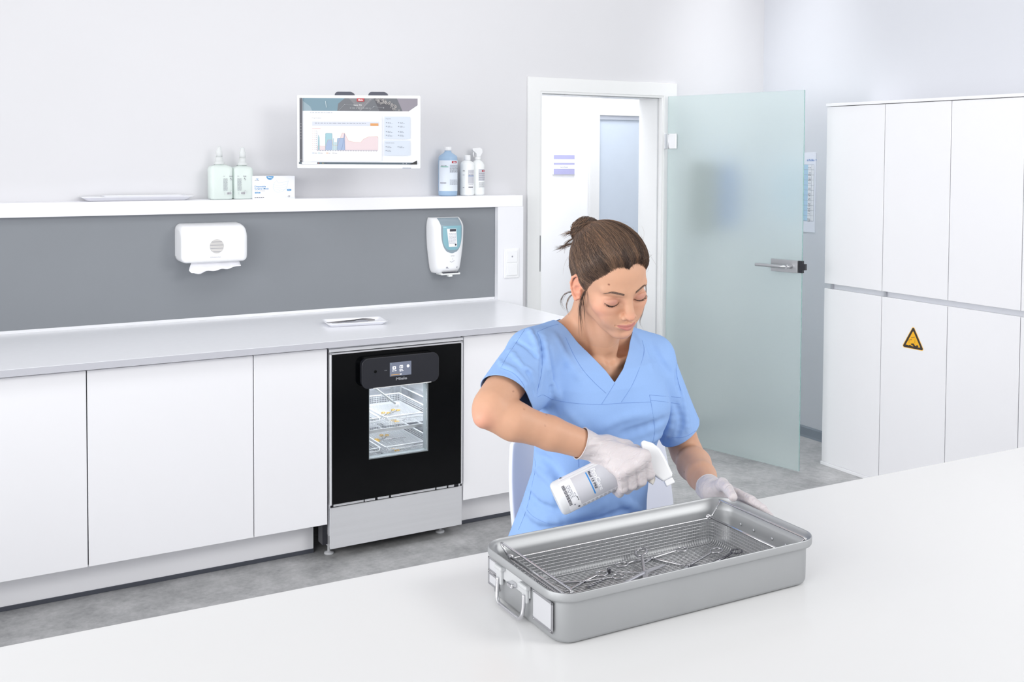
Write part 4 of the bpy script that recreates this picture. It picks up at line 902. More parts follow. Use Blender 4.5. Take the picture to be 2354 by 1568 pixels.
# dish on the worktop with tweezers
wt = shallow_tray('worktop_dish', 'small white dish holding steel tweezers on the pale worktop', .105, .375, .262, .412, CT+.0003, .016, .016, None, 'tray', rz=-.16)
M_tw = mat('tweezer_steel', (150, 148, 148), .35, .9, noise=.02)
def tweezer(cx, cy, rz, L, label, m):
    t = thing('tweezers', label, 'tweezers', (cx, cy, CT+.0055), rz, group='steel tools in the white dish')
    for s_ in (-1, 1):
        g = G(); P = []
        for i in range(13):
            u = i/12; x = L/2-L*u; w_ = .0045+.0035*math.sin(min(u*2.2, 1)*PI)*(u < .6)-.0030*max(0, u-.6)/.4; y = s_*(.001+.0055*math.sin(PI*min(u*1.15, 1)))
            P.append([(x, y-.0006, .001), (x, y+.0006, .001), (x, y+.0006, .001+w_*1.5), (x, y-.0006, .001+w_*1.5)])
        g.grid(P, closev=True, smooth=False); g.f += [(0, 1, 2, 3), (48, 51, 50, 49)]; g.m += [0, 0]; g.sm += [False]*2
        obj('tweezer_arm', g, m, t, local=True)
tweezer(.232, .362, -.16, .215, 'longer steel tweezers at the back of the white dish', M_tw); tweezer(.218, .336, -.12, .16, 'shorter shiny tweezers at the front of the white dish', M_inst)

# ================================================================== chair
chr_ = thing('swivel_chair', 'white shell chair behind the seated person, partly hidden by her', 'chair', (.181, -1.775, 0), .10)
M_shell = mat('chair_shell', (226, 229, 240), .35, noise=.004); M_pad = mat('chair_pad', (150, 156, 172), .7, bump=.2, bscale=400, noise=.02)
def shell(u, v, off=0):
    """u -1..1 across, v 0..1 up"""
    hw = .285*(1-.10*v**3)*(1-.05*(1-v)**2); a = u*.62; x = hw*math.sin(a)/math.sin(.62); y = .24*math.cos(a)-.110-off*math.cos(a)+.07*v; x -= off*math.sin(a)*.8; return (x, y, .54+.40*v-.05*abs(u)**3*v)
P = [[shell(-1+2*i/32, j/16) for j in range(17)] for i in range(33)]
bs = obj('backrest', G().grid(P), M_shell, chr_, local=True, label='white curved backrest shell'); md = bs.modifiers.new('s', 'SOLIDIFY'); md.thickness = .014; md.offset = 1
md = bs.modifiers.new('b', 'BEVEL'); md.width = .004; md.segments = 2
obj('seat', G().rbox(-.24, .24, -.27, .19, .500, .556, .025, 4, smooth=True), M_pad, chr_, local=True)
obj('gas_column', G().lathe([(.028, .09), (.028, .26), (.018, .26), (.018, .502)], (0, 0, 0), 24), M_chrome, chr_, local=True)
g = G()
for k in range(5):
    a = 2*PI*k/5+.3; g.tube([(0, 0, .095), (.15*math.cos(a), .15*math.sin(a), .085), (.28*math.cos(a), .28*math.sin(a), .066)], [.022, .018, .013], 10)
obj('star_base', g, M_chrome, chr_, local=True)
for k in range(5):
    a = 2*PI*k/5+.3; obj('castor', G().lathe([(.018, -.018), (.027, -.014), (.028, 0), (.027, .014), (.018, .018)], (.28*math.cos(a), .28*math.sin(a), .0285), 18, axis='x'), M_blackp, chr_, local=True)
# ================================================================== the seated person: implicit surfaces (mm)
import openvdb
class Field:
    def __init__(s, lo, hi, h):
        s.lo = np.array(lo, float); s.h = h; s.n = np.ceil((np.array(hi)-s.lo)/h).astype(int)+1
        s.a = np.full(s.n, 60., np.float32)
    def sub(s, lo, hi):
        i0 = np.clip(np.floor((np.array(lo)-s.lo)/s.h).astype(int), 0, s.n); i1 = np.clip(np.ceil((np.array(hi)-s.lo)/s.h).astype(int)+1, 0, s.n)
        if (i1 <= i0).any(): return None
        ax = [(s.lo[k]+s.h*np.arange(i0[k], i1[k])).astype(np.float32) for k in range(3)]
        X, Y, Z = np.meshgrid(*ax, indexing='ij', sparse=True)
        return (slice(i0[0], i1[0]), slice(i0[1], i1[1]), slice(i0[2], i1[2])), (X, Y, Z)
    def op(s, prim, k=6, mode='u', M=None):
        """prim = (function of (x,y,z), lo, hi); M = (R, t): the primitive lives in a frame, world = R @ p + t"""
        fn, lo, hi = prim; lo = np.array(lo, float); hi = np.array(hi, float); e = k+4*s.h
        sc_ = 1.
        if M is not None:
            R, t = M[0], M[1]; sc_ = M[2] if len(M) > 2 else 1.; cs = sc_* np.array([[(lo, hi)[i][0], (lo, hi)[j][1], (lo, hi)[l][2]] for i in (0, 1) for j in (0, 1) for l in (0, 1)]) @ R.T + t
            lo, hi = cs.min(0), cs.max(0)
        r = s.sub(lo-e, hi+e)
        if r is None: return s
        sl, (X, Y, Z) = r
        if M is not None:
            x, y, z = (X-t[0])/sc_, (Y-t[1])/sc_, (Z-t[2])/sc_
            X, Y, Z = R[0, 0]*x+R[1, 0]*y+R[2, 0]*z, R[0, 1]*x+R[1, 1]*y+R[2, 1]*z, R[0, 2]*x+R[1, 2]*y+R[2, 2]*z
        d = (fn(X, Y, Z)*sc_).astype(np.float32); a = s.a[sl]
        if mode == 'u': hh = np.maximum(k-np.abs(a-d), 0)/max(k, 1e-6); s.a[sl] = np.minimum(a, d)-hh*hh*k/4
        elif mode == 's': d = -d; hh = np.maximum(k-np.abs(a-d), 0)/max(k, 1e-6); s.a[sl] = np.maximum(a, d)+hh*hh*k/4
        return s
    def blur(s, n):
        for _ in range(n):
            for ax in range(3):
                a = s.a; b = a.copy(); i0 = [slice(None)]*3; i1 = [slice(None)]*3; im = [slice(None)]*3; i0[ax] = slice(0, -2); im[ax] = slice(1, -1); i1[ax] = slice(2, None)
                b[tuple(im)] = a[tuple(im)]*.5+(a[tuple(i0)]+a[tuple(i1)])*.25; s.a = b
        return s
    def mesh(s, iso=0.0):
        g = openvdb.FloatGrid(); g.background = 60.0
        g.copyFromArray(np.ascontiguousarray(np.minimum(s.a, 60.0)), tolerance=0.0)
        p, q = g.convertToQuads(isovalue=iso)
        return np.array(p, float)*s.h+s.lo, np.array(q)
def ell(c, r, rot=None):
    c = np.array(c, float); r = np.array(r, float)
    if rot is not None:
        A = np.array(Matrix.Rotation(math.radians(rot[2]), 3, 'Z') @ Matrix.Rotation(math.radians(rot[1]), 3, 'Y') @ Matrix.Rotation(math.radians(rot[0]), 3, 'X'))
        m = r.max()
    def fn(X, Y, Z):
        x, y, z = X-c[0], Y-c[1], Z-c[2]
        if rot is not None: x, y, z = A[0, 0]*x+A[1, 0]*y+A[2, 0]*z, A[0, 1]*x+A[1, 1]*y+A[2, 1]*z, A[0, 2]*x+A[1, 2]*y+A[2, 2]*z
        k0 = np.sqrt((x/r[0])**2+(y/r[1])**2+(z/r[2])**2); k1 = np.sqrt((x/r[0]**2)**2+(y/r[1]**2)**2+(z/r[2]**2)**2)+1e-9
        return k0*(k0-1)/k1
    e = np.array([r.max()]*3) if rot is not None else r
    return fn, c-e, c+e
def rc(a, b, ra, rb=None, sq=None):
    """tapered capsule; sq=(axis vector, factor) flattens it across that axis"""
    a = np.array(a, float); b = np.array(b, float); rb = ra if rb is None else rb; ab = b-a; L2 = ab @ ab
    def fn(X, Y, Z):
        x, y, z = X-a[0], Y-a[1], Z-a[2]
        t = np.clip((x*ab[0]+y*ab[1]+z*ab[2])/L2, 0, 1); x, y, z = x-ab[0]*t, y-ab[1]*t, z-ab[2]*t
        if sq is not None:
            n, f = sq; q = x*n[0]+y*n[1]+z*n[2]; x, y, z = x+n[0]*q*(f-1), y+n[1]*q*(f-1), z+n[2]*q*(f-1)
        return np.sqrt(x*x+y*y+z*z)-(ra+(rb-ra)*t)
    m = max(ra, rb); return fn, np.minimum(a, b)-m, np.maximum(a, b)+m
def chain(F, pts, rs, k=4, kk=None, M=None, mode='u', sq=None):
    for i in range(len(pts)-1): F.op(rc(pts[i], pts[i+1], rs[i], rs[i+1], sq), k if i == 0 or kk is None else kk, mode, M)
def surfmesh(name, P, Q, mats, parent, mm=True, smooth=True, **kw):
    g = G(); V = P/1000 if mm else P
    o = None
    me = bpy.data.meshes.new(name); Mi = wmat(parent).inverted() if parent else Matrix.Identity(4)
    A_ = np.array(Mi); V = V @ A_[:3, :3].T + A_[:3, 3]
    me.vertices.add(len(V)); me.vertices.foreach_set('co', V.ravel())
    n = Q.shape[1]; me.loops.add(Q.size); me.loops.foreach_set('vertex_index', Q.ravel().astype(np.int32))
    me.polygons.add(len(Q)); me.polygons.foreach_set('loop_start', np.arange(0, Q.size, n, dtype=np.int32)); me.polygons.foreach_set('loop_total', np.full(len(Q), n, np.int32))
    me.update(calc_edges=True); me.validate()
    me.polygons.foreach_set('use_smooth', [smooth]*len(me.polygons))
    for m in (mats if isinstance(mats, (list, tuple)) else [mats]): me.materials.append(m)
    o = bpy.data.objects.new(name, me); COL.objects.link(o); o.parent = parent
    return setp(o, **kw)
# ------------------------------------------------------------------ head (own frame: x her right, y forward, z up, mm)
HO = np.array((-48.4, -2004.5, 1348.5)); HS = 1.0405
HR = np.array([[-.9813, -.0731, -.1782], [.1316, -.93, -.3433], [-.1406, -.3603, .9222]])
def head2w(P): return (np.asarray(P, float)*HS) @ HR.T + HO
def w2head(P): return ((np.asarray(P, float)-HO) @ HR)/HS
NECK0 = np.array((-32., -1893., 1185.)); NECKF = np.array((-30., -1935., 1170.))
HM = (HR, HO, HS); BM = (HR.T, -(HR.T @ HO)/HS, 1/HS)      # head frame in the world, world in the head frame
SHR, SHL = np.array((-205., -1925, 1192)), np.array((142., -1930, 1154))
def bustprims(F, M=None, H=None):
    """neck, shoulders' inner part, collar bones and jaw: the same in the head's grid and in the body's"""
    h = lambda p: head2w(p)
    k = (lambda v: v/HS) if M else (lambda v: v)
    F.op(rc(NECK0, h((0, -22, -18)), 57, 53), k(14), M=M)
    F.op(rc((-30., -1952., 1158.), h((0, 28, -66)), 30, 30), k(24), M=M)
    for sx, e in ((1, (-42., -1974., 1146.)), (-1, (-22., -1978., 1143.))): F.op(rc(e, h((sx*50, -14, -30)), 7, 14), k(16), M=M)
    for S_, n0 in ((SHR, (-62, -1900, 1228)), (SHL, (0, -1905, 1214))):
        F.op(rc(S_, n0, 46, 34), k(24), M=M); F.op(rc(S_+np.array((0, -14, -30)), (-40, -1960, 1120), 42, 40), k(24), M=M)
    F.op(rc((-32, -1890, 1150), (-32, -1893, 1210), 62, 56), k(26), M=M)
    F.op(rc((-48, -1990, 1156), (-150, -1952, 1190), 7, 8), k(14), M=M); F.op(rc((-16, -1992, 1153), (95, -1958, 1172), 7, 8), k(14), M=M); F.op(ell((-32, -2001, 1170), (9, 8, 9)), k(12), 's', M=M)
    kk = 1. if M else HS
    for s_ in (1, -1):
        F.op(rc((s_*49, 8, -36), (s_*13, 74, -80), 14, 12.5), 18*kk, M=H)
    F.op(ell((0, 58, -52), (41, 34, 34)), 16*kk, M=H)
def build_head(h=1.2):
    F = Field((-95, -112, -180), (95, 130, 142), h)
    F.op(ell((0, 3, 45), (71, 92, 84)), 1); F.op(ell((0, 40, 50), (60, 54, 50)), 16)
    F.op(ell((0, 38, -10), (60, 55, 60)), 16)
    bustprims(F, BM)
    for s_ in (1, -1):
        F.op(ell((s_*44, 62, -12), (20, 21, 19)), 18)
        F.op(ell((s_*30, 73, -36), (18, 17, 22)), 16)
    F.op(ell((0, 81, -50), (27, 18, 24)), 14); F.op(ell((0, 84, -79), (17, 13, 12)), 14)
    for s_ in (1, -1):
        F.op(rc((s_*12, 92, 29), (s_*48, 76, 33), 7, 6), 16)                       # brow
        F.op(ell((s_*32, 104, 6), (19, 14, 13)), 12, 's')                         # socket
        F.op(ell((s_*33, 80, -12), (15, 9, 8)), 12)
    F.op(rc((0, 89, 24), (0, 106, -14), 5.4, 5.8), 12)
    F.blur(9)
    for s_ in (1, -1):
        F.op(ell((s_*33, 76.5, 6), (19, 15.5, 13.5)), 5)                          # globe under the skin
        lo = ell((s_*33, 77.0, 7), (18.5, 17.3, 14.5)); fn = lo[0]
        F.op((lambda X, Y, Z, fn=fn, s_=s_: np.maximum(fn(X, Y, Z), (.2+.022*(X-s_*33)**2)-Z+0*Y), lo[1], lo[2]), 1.8)   # upper lid closed down to the lash edge
        F.op(rc((s_*20, 90, 17.0), (s_*46, 84, 16.0), 1.2), 4, 's')               # lid crease
        F.op(ell((s_*17.5, 90, 2), (3.0, 4, 2.6)), 3, 's')                        # inner corner
    # nose
    F.op(rc((0, 89, 24), (0, 107, -14), 5.6, 6.2), 11); F.op(rc((0, 100, -8), (0, 109, -22), 7.0, 7.8), 8); F.op(ell((0, 112, -24.5), (8.2, 8.2, 7.4)), 6)
    for s_ in (1, -1):
        F.op(ell((s_*11.5, 100.5, -28), (6.0, 9.5, 6.4), (0, 0, -s_*18)), 6)
        F.op(ell((s_*6.0, 105.5, -34.8), (3.0, 4.6, 3.8)), 2, 's')
    F.op(rc((0, 106, -33), (0, 102, -38), 3), 5)
    F.blur(2)
    # lips
    for s_ in (1, -1):
        F.op(rc((s_*22, 92.0, -51), (s_*5, 102.4, -47.8), 2.6, 4.6), 4); F.op(rc((s_*19, 93.0, -54), (s_*3, 101.8, -57), 3.0, 5.8), 5)
    F.op(rc((-3, 101.6, -48.8), (3, 101.6, -48.8), 4.2), 3)
    for s_ in (1, -1): F.op(rc((0, 108.0, -52.0), (s_*13, 102.6, -52.0), 1.2, 1.1), 1.6, 's'); F.op(rc((s_*13, 102.6, -52.0), (s_*25.5, 92.3, -50.2), 1.1, 1.3), 2, 's')
    F.op(rc((-10, 101.5, -68), (10, 101.5, -68), 4), 8, 's')
    # ears
    for s_ in (1, -1):
        a_ = s_*.62
        E_ = (np.array([[math.cos(a_), -math.sin(a_), 0], [math.sin(a_), math.cos(a_), 0], [0, 0, 1]]) @ np.array(Matrix.Rotation(-.16, 3, 'X')), np.array((s_*68.5, -6., 1.)))
        F.op(ell((s_*2, 0, 2), (4.2, 15, 28)), 5, M=E_)
        hp = [(3, 12, 4), (5, 14, 14), (6, 10, 26), (6.5, 1, 32), (6.5, -9, 31), (6, -16, 22), (6, -17, 8), (5.5, -13, -6), (5, -6, -19), (4.5, 2, -27), (3, 9, -22)]
        chain(F, [(s_*a, b, c) for a, b, c in hp], [2.4, 2.7, 2.8, 2.9, 2.9, 2.9, 2.7, 2.6, 3.2, 4.6, 3.2], 2.0, M=E_)
        F.op(ell((s_*7.5, 1, -2), (5.0, 8, 9.5)), 2.2, 's', M=E_); F.op(rc((s_*7.5, -10, 20), (s_*7.5, -12, 0), 2.6, 2.0), 2, 's', M=E_); F.op(rc((s_*7.5, 4, 24), (s_*7.5, -4, 15), 2.8, 2.4), 2.5, 's', M=E_)
        F.op(rc((s_*5, 10, -7), (s_*6.5, 8, 2), 3.2), 3, M=E_)
    return F
from mathutils.bvhtree import BVHTree
M_skin = mat('skin', (226, 184, 158), .48, spec=.4, sss=.12)
nt = M_skin.node_tree; p = nt.nodes['Principled BSDF']; at_ = nt.nodes.new('ShaderNodeAttribute'); at_.attribute_name = 'tint'
tc_ = nt.nodes.new('ShaderNodeTexCoord'); nz_ = nt.nodes.new('ShaderNodeTexNoise'); nz_.inputs['Scale'].default_value = 90; nz_.inputs['Detail'].default_value = 5
mr_ = nt.nodes.new('ShaderNodeMapRange'); mr_.inputs[3].default_value = .965; mr_.inputs[4].default_value = 1.035
vm_ = nt.nodes.new('ShaderNodeVectorMath'); vm_.operation = 'SCALE'; nt.links.new(tc_.outputs['Object'], nz_.inputs[0]); nt.links.new(nz_.outputs['Fac'], mr_.inputs[0])
nt.links.new(at_.outputs['Color'], vm_.inputs[0]); nt.links.new(mr_.outputs[0], vm_.inputs['Scale']); nt.links.new(vm_.outputs[0], p.inputs['Base Color'])
bp_ = nt.nodes.new('ShaderNodeBump'); bp_.inputs['Strength'].default_value = .06; bp_.inputs['Distance'].default_value = .001
n2_ = nt.nodes.new('ShaderNodeTexNoise'); n2_.inputs['Scale'].default_value = 900; nt.links.new(tc_.outputs['Object'], n2_.inputs[0]); nt.links.new(n2_.outputs['Fac'], bp_.inputs['Height']); nt.links.new(bp_.outputs[0], p.inputs['Normal'])
SK = np.array(lin((207, 160, 132)))
def sstep(a, b, x): t = np.clip((x-a)/(b-a), 0, 1); return t*t*(3-2*t)
def head_tint(L):
    x, y, z = L[:, 0], L[:, 1], L[:, 2]; ax = np.abs(x); C = np.tile(SK*.96, (len(L), 1))
    def mix(m, c): nonlocal C; m = m[:, None]; C = C*(1-m)+np.array(lin(c))*m
    g_ = lambda cx, cy, cz, r: np.exp(-(((ax-cx)**2+(y-cy)**2+(z-cz)**2)/r**2))
    mix(.55*g_(48, 70, -14, 26), (226, 158, 134)); mix(.5*g_(0, 114, -24, 12), (222, 150, 128)); mix(.45*g_(0, 92, -82, 18), (224, 166, 142))
    mix(.75*((ax > 66) & (z > -34) & (z < 40) & (y > -34) & (y < 16)), (232, 160, 134))
    front = y > 84
    zu = -43.6-.16*ax+np.where(ax < 4, -1.3*(1-ax/4), 0); zl = -62.2+.0195*ax**2
    m = sstep(0, 1.8, zu-z)*sstep(0, 1.8, z-zl)*(1-sstep(20, 24, ax))*front; mix(.85*m, (180, 112, 108))
    m = np.exp(-((ax-33)/16)**2-((z-9)/7.5)**2)*(y > 78); mix(.75*m, (180, 126, 116))
    m = np.exp(-((ax-33)/17)**2-((z+9)/5)**2)*(y > 78); mix(.25*m, (196, 150, 130))
    for q, r, c in (((43, 80, 50), 1.7, (132, 84, 66)), ((66, 46, -28), .8, (150, 95, 75))):
        mix(.9*np.clip((r*1.5-np.sqrt((x-q[0])**2+(z-q[2])**2))/(r*.8), 0, 1)*(y > 40), c)
    m = g_(66, 30, 45, 30); mix(.0*m, (200, 160, 140))
    return C
def set_tint(o, C):
    a = o.data.color_attributes.new('tint', 'FLOAT_COLOR', 'POINT'); a.data.foreach_set('color', np.c_[C, np.ones(len(C))].astype(np.float32).ravel())
# ------------------------------------------------------------------ hair
HC = np.array((0., 3., 45.)); HRAD = np.array((71., 92., 84.))
_phi = np.radians([0, 8, 20, 32, 44, 56, 66, 72, 80, 88, 98, 108, 118, 132, 180]); _zl = np.array([78, 84, 83, 72, 56, 38, 16, -4, 4, 30, 34, 18, -26, -44, -50.])
_e1 = ell((0, 3, 45), (71, 92, 84))[0]; _e2 = ell((0, 40, 50), (60, 54, 50))[0]; _e3 = ell((0, -10, -10), (60, 60, 58))[0]
def smin(a, b, k): h = np.maximum(k-np.abs(a-b), 0)/k; return np.minimum(a, b)-h*h*k/4
def hair_t(x, y, z):
    ph = np.arctan2(np.abs(x), y); d = z-np.interp(ph, _phi, _zl)
    top = sstep(40, 120, z)
    return -2.2+(9.0+5.5*top)*sstep(-4, 26, d)+2.5*sstep(20, 60, d), d
def hair_f(x, y, z):
    s_ = smin(smin(_e1(x, y, z), _e2(x, y, z), 16), _e3(x, y, z), 14)
    return s_-hair_t(x, y, z)[0]
def to_hair(U, off=0., it=7):
    """radial projection of directions onto the hair surface (+off)"""
    U = U/np.linalg.norm(U, axis=1)[:, None]; R_s = np.full(len(U), 90.)
    for _ in range(it):
        Pp = HC+U*R_s[:, None]; R_s -= (hair_f(Pp[:, 0], Pp[:, 1], Pp[:, 2])-off)*.95
    return HC+U*R_s[:, None]
BUN = np.array((18., -76., 99.))
def build_hair_cap(h=2.0):
    F = Field((-105, -120, -75), (105, 115, 165), h)
    sl, (X, Y, Z) = F.sub((-105, -120, -75), (105, 115, 165))
    F.a[sl] = np.maximum(hair_f(X+0*Y+0*Z, Y+0*X+0*Z, Z+0*X+0*Y), -(hair_t(X+0*Y+0*Z, Y+0*X+0*Z, Z+0*X+0*Y)[1]+9)).astype(np.float32)
    F.op(ell(BUN, (33, 25, 27), (25, 0, 0)), 16)
    return F
M_hair = [mat('hair_dark', (72, 57, 50), .42, spec=.5, noise=.05), mat('hair_brown', (100, 80, 68), .4, spec=.5, noise=.05), mat('hair_mid', (130, 103, 84), .4, spec=.5, noise=.05), mat('hair_light', (152, 119, 95), .42, spec=.5, noise=.05)]
def strand_mesh(name, paths, parent, w0=.5, cols=None, taper=True, **kw):
    """paths: array (n, k, 3) in head frame"""
    paths = np.asarray(paths, float); n, k, _ = paths.shape
    T_ = np.gradient(paths, axis=1); T_ /= np.linalg.norm(T_, axis=2)[:, :, None]+1e-9
    N_ = paths-HC; N_ -= T_*(N_*T_).sum(2)[:, :, None]; N_ /= np.linalg.norm(N_, axis=2)[:, :, None]+1e-9
    B_ = np.cross(T_, N_); w = np.full((n, k), 1.)*(np.asarray(w0).reshape(-1, 1) if np.ndim(w0) else w0)
    if taper: w = w*np.interp(np.linspace(0, 1, k), [0, .12, .8, 1], [.25, 1, .9, .15])[None]
    ring_ = [paths+(N_*math.cos(a)+B_*math.sin(a))*w[:, :, None] for a in (PI/2, PI/2+2*PI/3, PI/2+4*PI/3)]
    V = np.stack(ring_, 2).reshape(-1, 3)
    base = np.arange(n)[:, None, None]*k*3+np.arange(k-1)[None, :, None]*3; q = []
    for a in range(3):
        b = (a+1) % 3; q.append(np.concatenate([base+a, base+b, base+3+b, base+3+a], 2))
    Q = np.stack(q, 2).reshape(-1, 4)
    o = surfmesh(name, head2w(V), Q, M_hair, parent, **kw)
    if cols is not None: o.data.polygons.foreach_set('material_index', np.repeat(cols, (k-1)*3).astype(np.int32))
    return o
def make_hair(parent):
    rng = np.random.RandomState(11)
    P, Q = build_hair_cap().mesh()
    cap = surfmesh('hair', head2w(P), Q, M_hair[0], parent, label='brown hair pinned up in a loose bun')
    n = 8500; k = 14
    # start points: half on the hairline, half anywhere in the hair
    ph = rng.uniform(0, PI, n)*np.where(rng.rand(n) < .72, 1, -1)
    z0 = np.interp(np.abs(ph), _phi, _zl)
    zz = z0+np.where(rng.rand(n) < .40, rng.normal(3, 4.5, n), rng.uniform(0, 1, n)**1.2*(118-z0))
    U = np.c_[np.sin(ph)*71, np.cos(ph)*92, np.zeros(n)]
    q = (zz-45)/84; cz = np.sqrt(np.clip(1-q**2, .02, 1)); U = np.c_[U[:, 0]*cz, U[:, 1]*cz, q*84]
    S_ = U/HRAD; S_ /= np.linalg.norm(S_, axis=1)[:, None]
    b = (BUN-HC)/HRAD; b /= np.linalg.norm(b)
    tgt = b+rng.normal(0, .14, (n, 3)); tgt /= np.linalg.norm(tgt, axis=1)[:, None]
    om = np.arccos(np.clip((S_*tgt).sum(1), -1, 1)); t = np.linspace(0, 1, k)[None]
    A1 = np.sin((1-t)*om[:, None])/np.sin(om)[:, None]; A2 = np.sin(t*om[:, None])/np.sin(om)[:, None]
    D = A1[:, :, None]*S_[:, None]+A2[:, :, None]*tgt[:, None]
    # sweep: strands first run backwards, then up
    sag = np.sin(t*PI)[:, :, None]*.10*np.array((0, -.2, 1.))*np.clip(om-.5, 0, 1)[:, None, None]*(rng.rand(n, 1, 1)*.6+.4)
    D = D+sag; D += (rng.normal(0, .008, (n, 1, 3))*np.sin(t*PI)[:, :, None])+.005*np.sin(t[:, :, None]*rng.uniform(3, 8, (n, 1, 1))+rng.uniform(0, 6, (n, 1, 1)))*rng.normal(0, 1, (n, 1, 3))
    off = (rng.rand(n)**2*2.2+.1+.9*(np.sin(ph*31+1)+1)*.5)[:, None]*np.interp(t, [0, .1, 1], [.1, 1, 1])
    PT = to_hair((D*HRAD).reshape(-1, 3), off.reshape(-1)).reshape(n, k, 3)
    # colour in locks: smooth random by start direction
    lock = np.sin(ph*23+zz*.05)+np.sin(ph*9.7+2+zz*.11)+rng.normal(0, .45, n)+.9*sstep(60, 120, zz)
    cols = np.digitize(lock, [-.7, .7, 1.9])
    s1 = strand_mesh('hair_strands', PT, cap, rng.uniform(.22, .46, n), cols)
    # bun coils
    m = 1300; kk = 20; ax0 = np.array((.35, -.75, .45)); ax0 /= np.linalg.norm(ax0); paths = []
    for i in range(m):
        a = ax0+rng.normal(0, .38, 3); a /= np.linalg.norm(a); u = np.cross(a, rng.normal(0, 1, 3)); u /= np.linalg.norm(u); v = np.cross(a, u)
        th = np.linspace(0, rng.uniform(1.6, 3.6), kk)+rng.uniform(0, 6.28); sh = rng.uniform(-.8, .8); r_ = math.sqrt(1-sh*sh)
        d = (np.cos(th)[:, None]*u+np.sin(th)[:, None]*v)*r_+a*sh*(1+.2*np.sin(th*2))[:, None]
        paths.append(BUN+d*np.array((34, 27, 28.))*(1+rng.uniform(-.02, .07)))
    strand_mesh('bun_strands', paths, cap, rng.uniform(.35, .65, m), np.digitize(rng.normal(0, 1, m), [-.6, .3, 1.1]))
    # loose locks: list of (points in head frame, number, spread)
    locks = [([(68, 24, 8), (73, 22, -10), (74, 20, -30), (70, 14, -62), (64, 10, -95), (60, 8, -120)], 24, 3.6), ([(68, 26, 10), (72, 28, -12), (70, 26, -40), (66, 22, -75)], 14, 2.6),
             ([(52, -52, -40), (62, -60, -58), (66, -60, -80), (60, -50, -100)], 12, 2.8), ([(46, -60, -42), (66, -72, -52), (74, -74, -74), (64, -58, -98)], 10, 2.4),
             ([(-68, 34, 30), (-73, 44, 5), (-74, 46, -30), (-70, 44, -70), (-66, 42, -95), (-82, 40, -120)], 7, 1.4),
             ([(BUN[0]+14, BUN[1]-6, BUN[2]-4), (BUN[0]+38, BUN[1]-14, BUN[2]-6), (BUN[0]+56, BUN[1]-18, BUN[2]-14)], 40, 4.5),
             ([(BUN[0]+18, BUN[1]-10, BUN[2]-30), (BUN[0]+46, BUN[1]-22, BUN[2]-44), (BUN[0]+66, BUN[1]-24, BUN[2]-46)], 40, 4.5),
             ([(BUN[0]+20, BUN[1]-6, BUN[2]-14), (BUN[0]+44, BUN[1]-12, BUN[2]-30), (BUN[0]+50, BUN[1]-12, BUN[2]-52)], 24, 3.5)]
    PP = []; WW = []
    for pts, cnt, sp in locks:
        c_ = np.array([tuple(v) for v in smoothpath(pts, 5)]); tt = np.linspace(0, 1, len(c_)); c_ = np.array([[np.interp(q_, tt, c_[:, a]) for a in range(3)] for q_ in np.linspace(0, 1, 16)])
        for i in range(cnt):
            o0, o1 = rng.normal(0, sp*.35, 3), rng.normal(0, sp, 3); L = rng.uniform(.55, 1.0); q_ = np.linspace(0, L, 16)
            path = np.array([[np.interp(x_, np.linspace(0, 1, 16), c_[:, a]) for a in range(3)] for x_ in q_])+o0+(o1-o0)*np.linspace(0, 1, 16)[:, None]**1.3
            PP.append(path); WW.append(rng.uniform(.2, .38))
    # fly-away hairs
    for i in range(120):
        a = rng.uniform(0, 2*PI); u = np.array((math.sin(a), math.cos(a)*.9, rng.uniform(-.1, 1.1))); p0 = to_hair(u[None]*HRAD, 0)[0]
        if p0[2] < np.interp(abs(math.atan2(p0[0], p0[1])), _phi, _zl): continue
        dr = rng.normal(0, 1, 3); nrm = (p0-HC)/np.linalg.norm(p0-HC); q_ = np.linspace(0, 1, 16)[:, None]; dr -= nrm*(dr @ nrm)
        PP.append(p0+dr*26*q_+nrm*(10*np.sin(q_*PI)*rng.uniform(.1, .8)+0)); WW.append(.16)
    strand_mesh('loose_strands', PP, cap, np.array(WW), np.digitize(rng.normal(0, 1, len(PP)), [-.3, .6, 1.4]))
    return cap
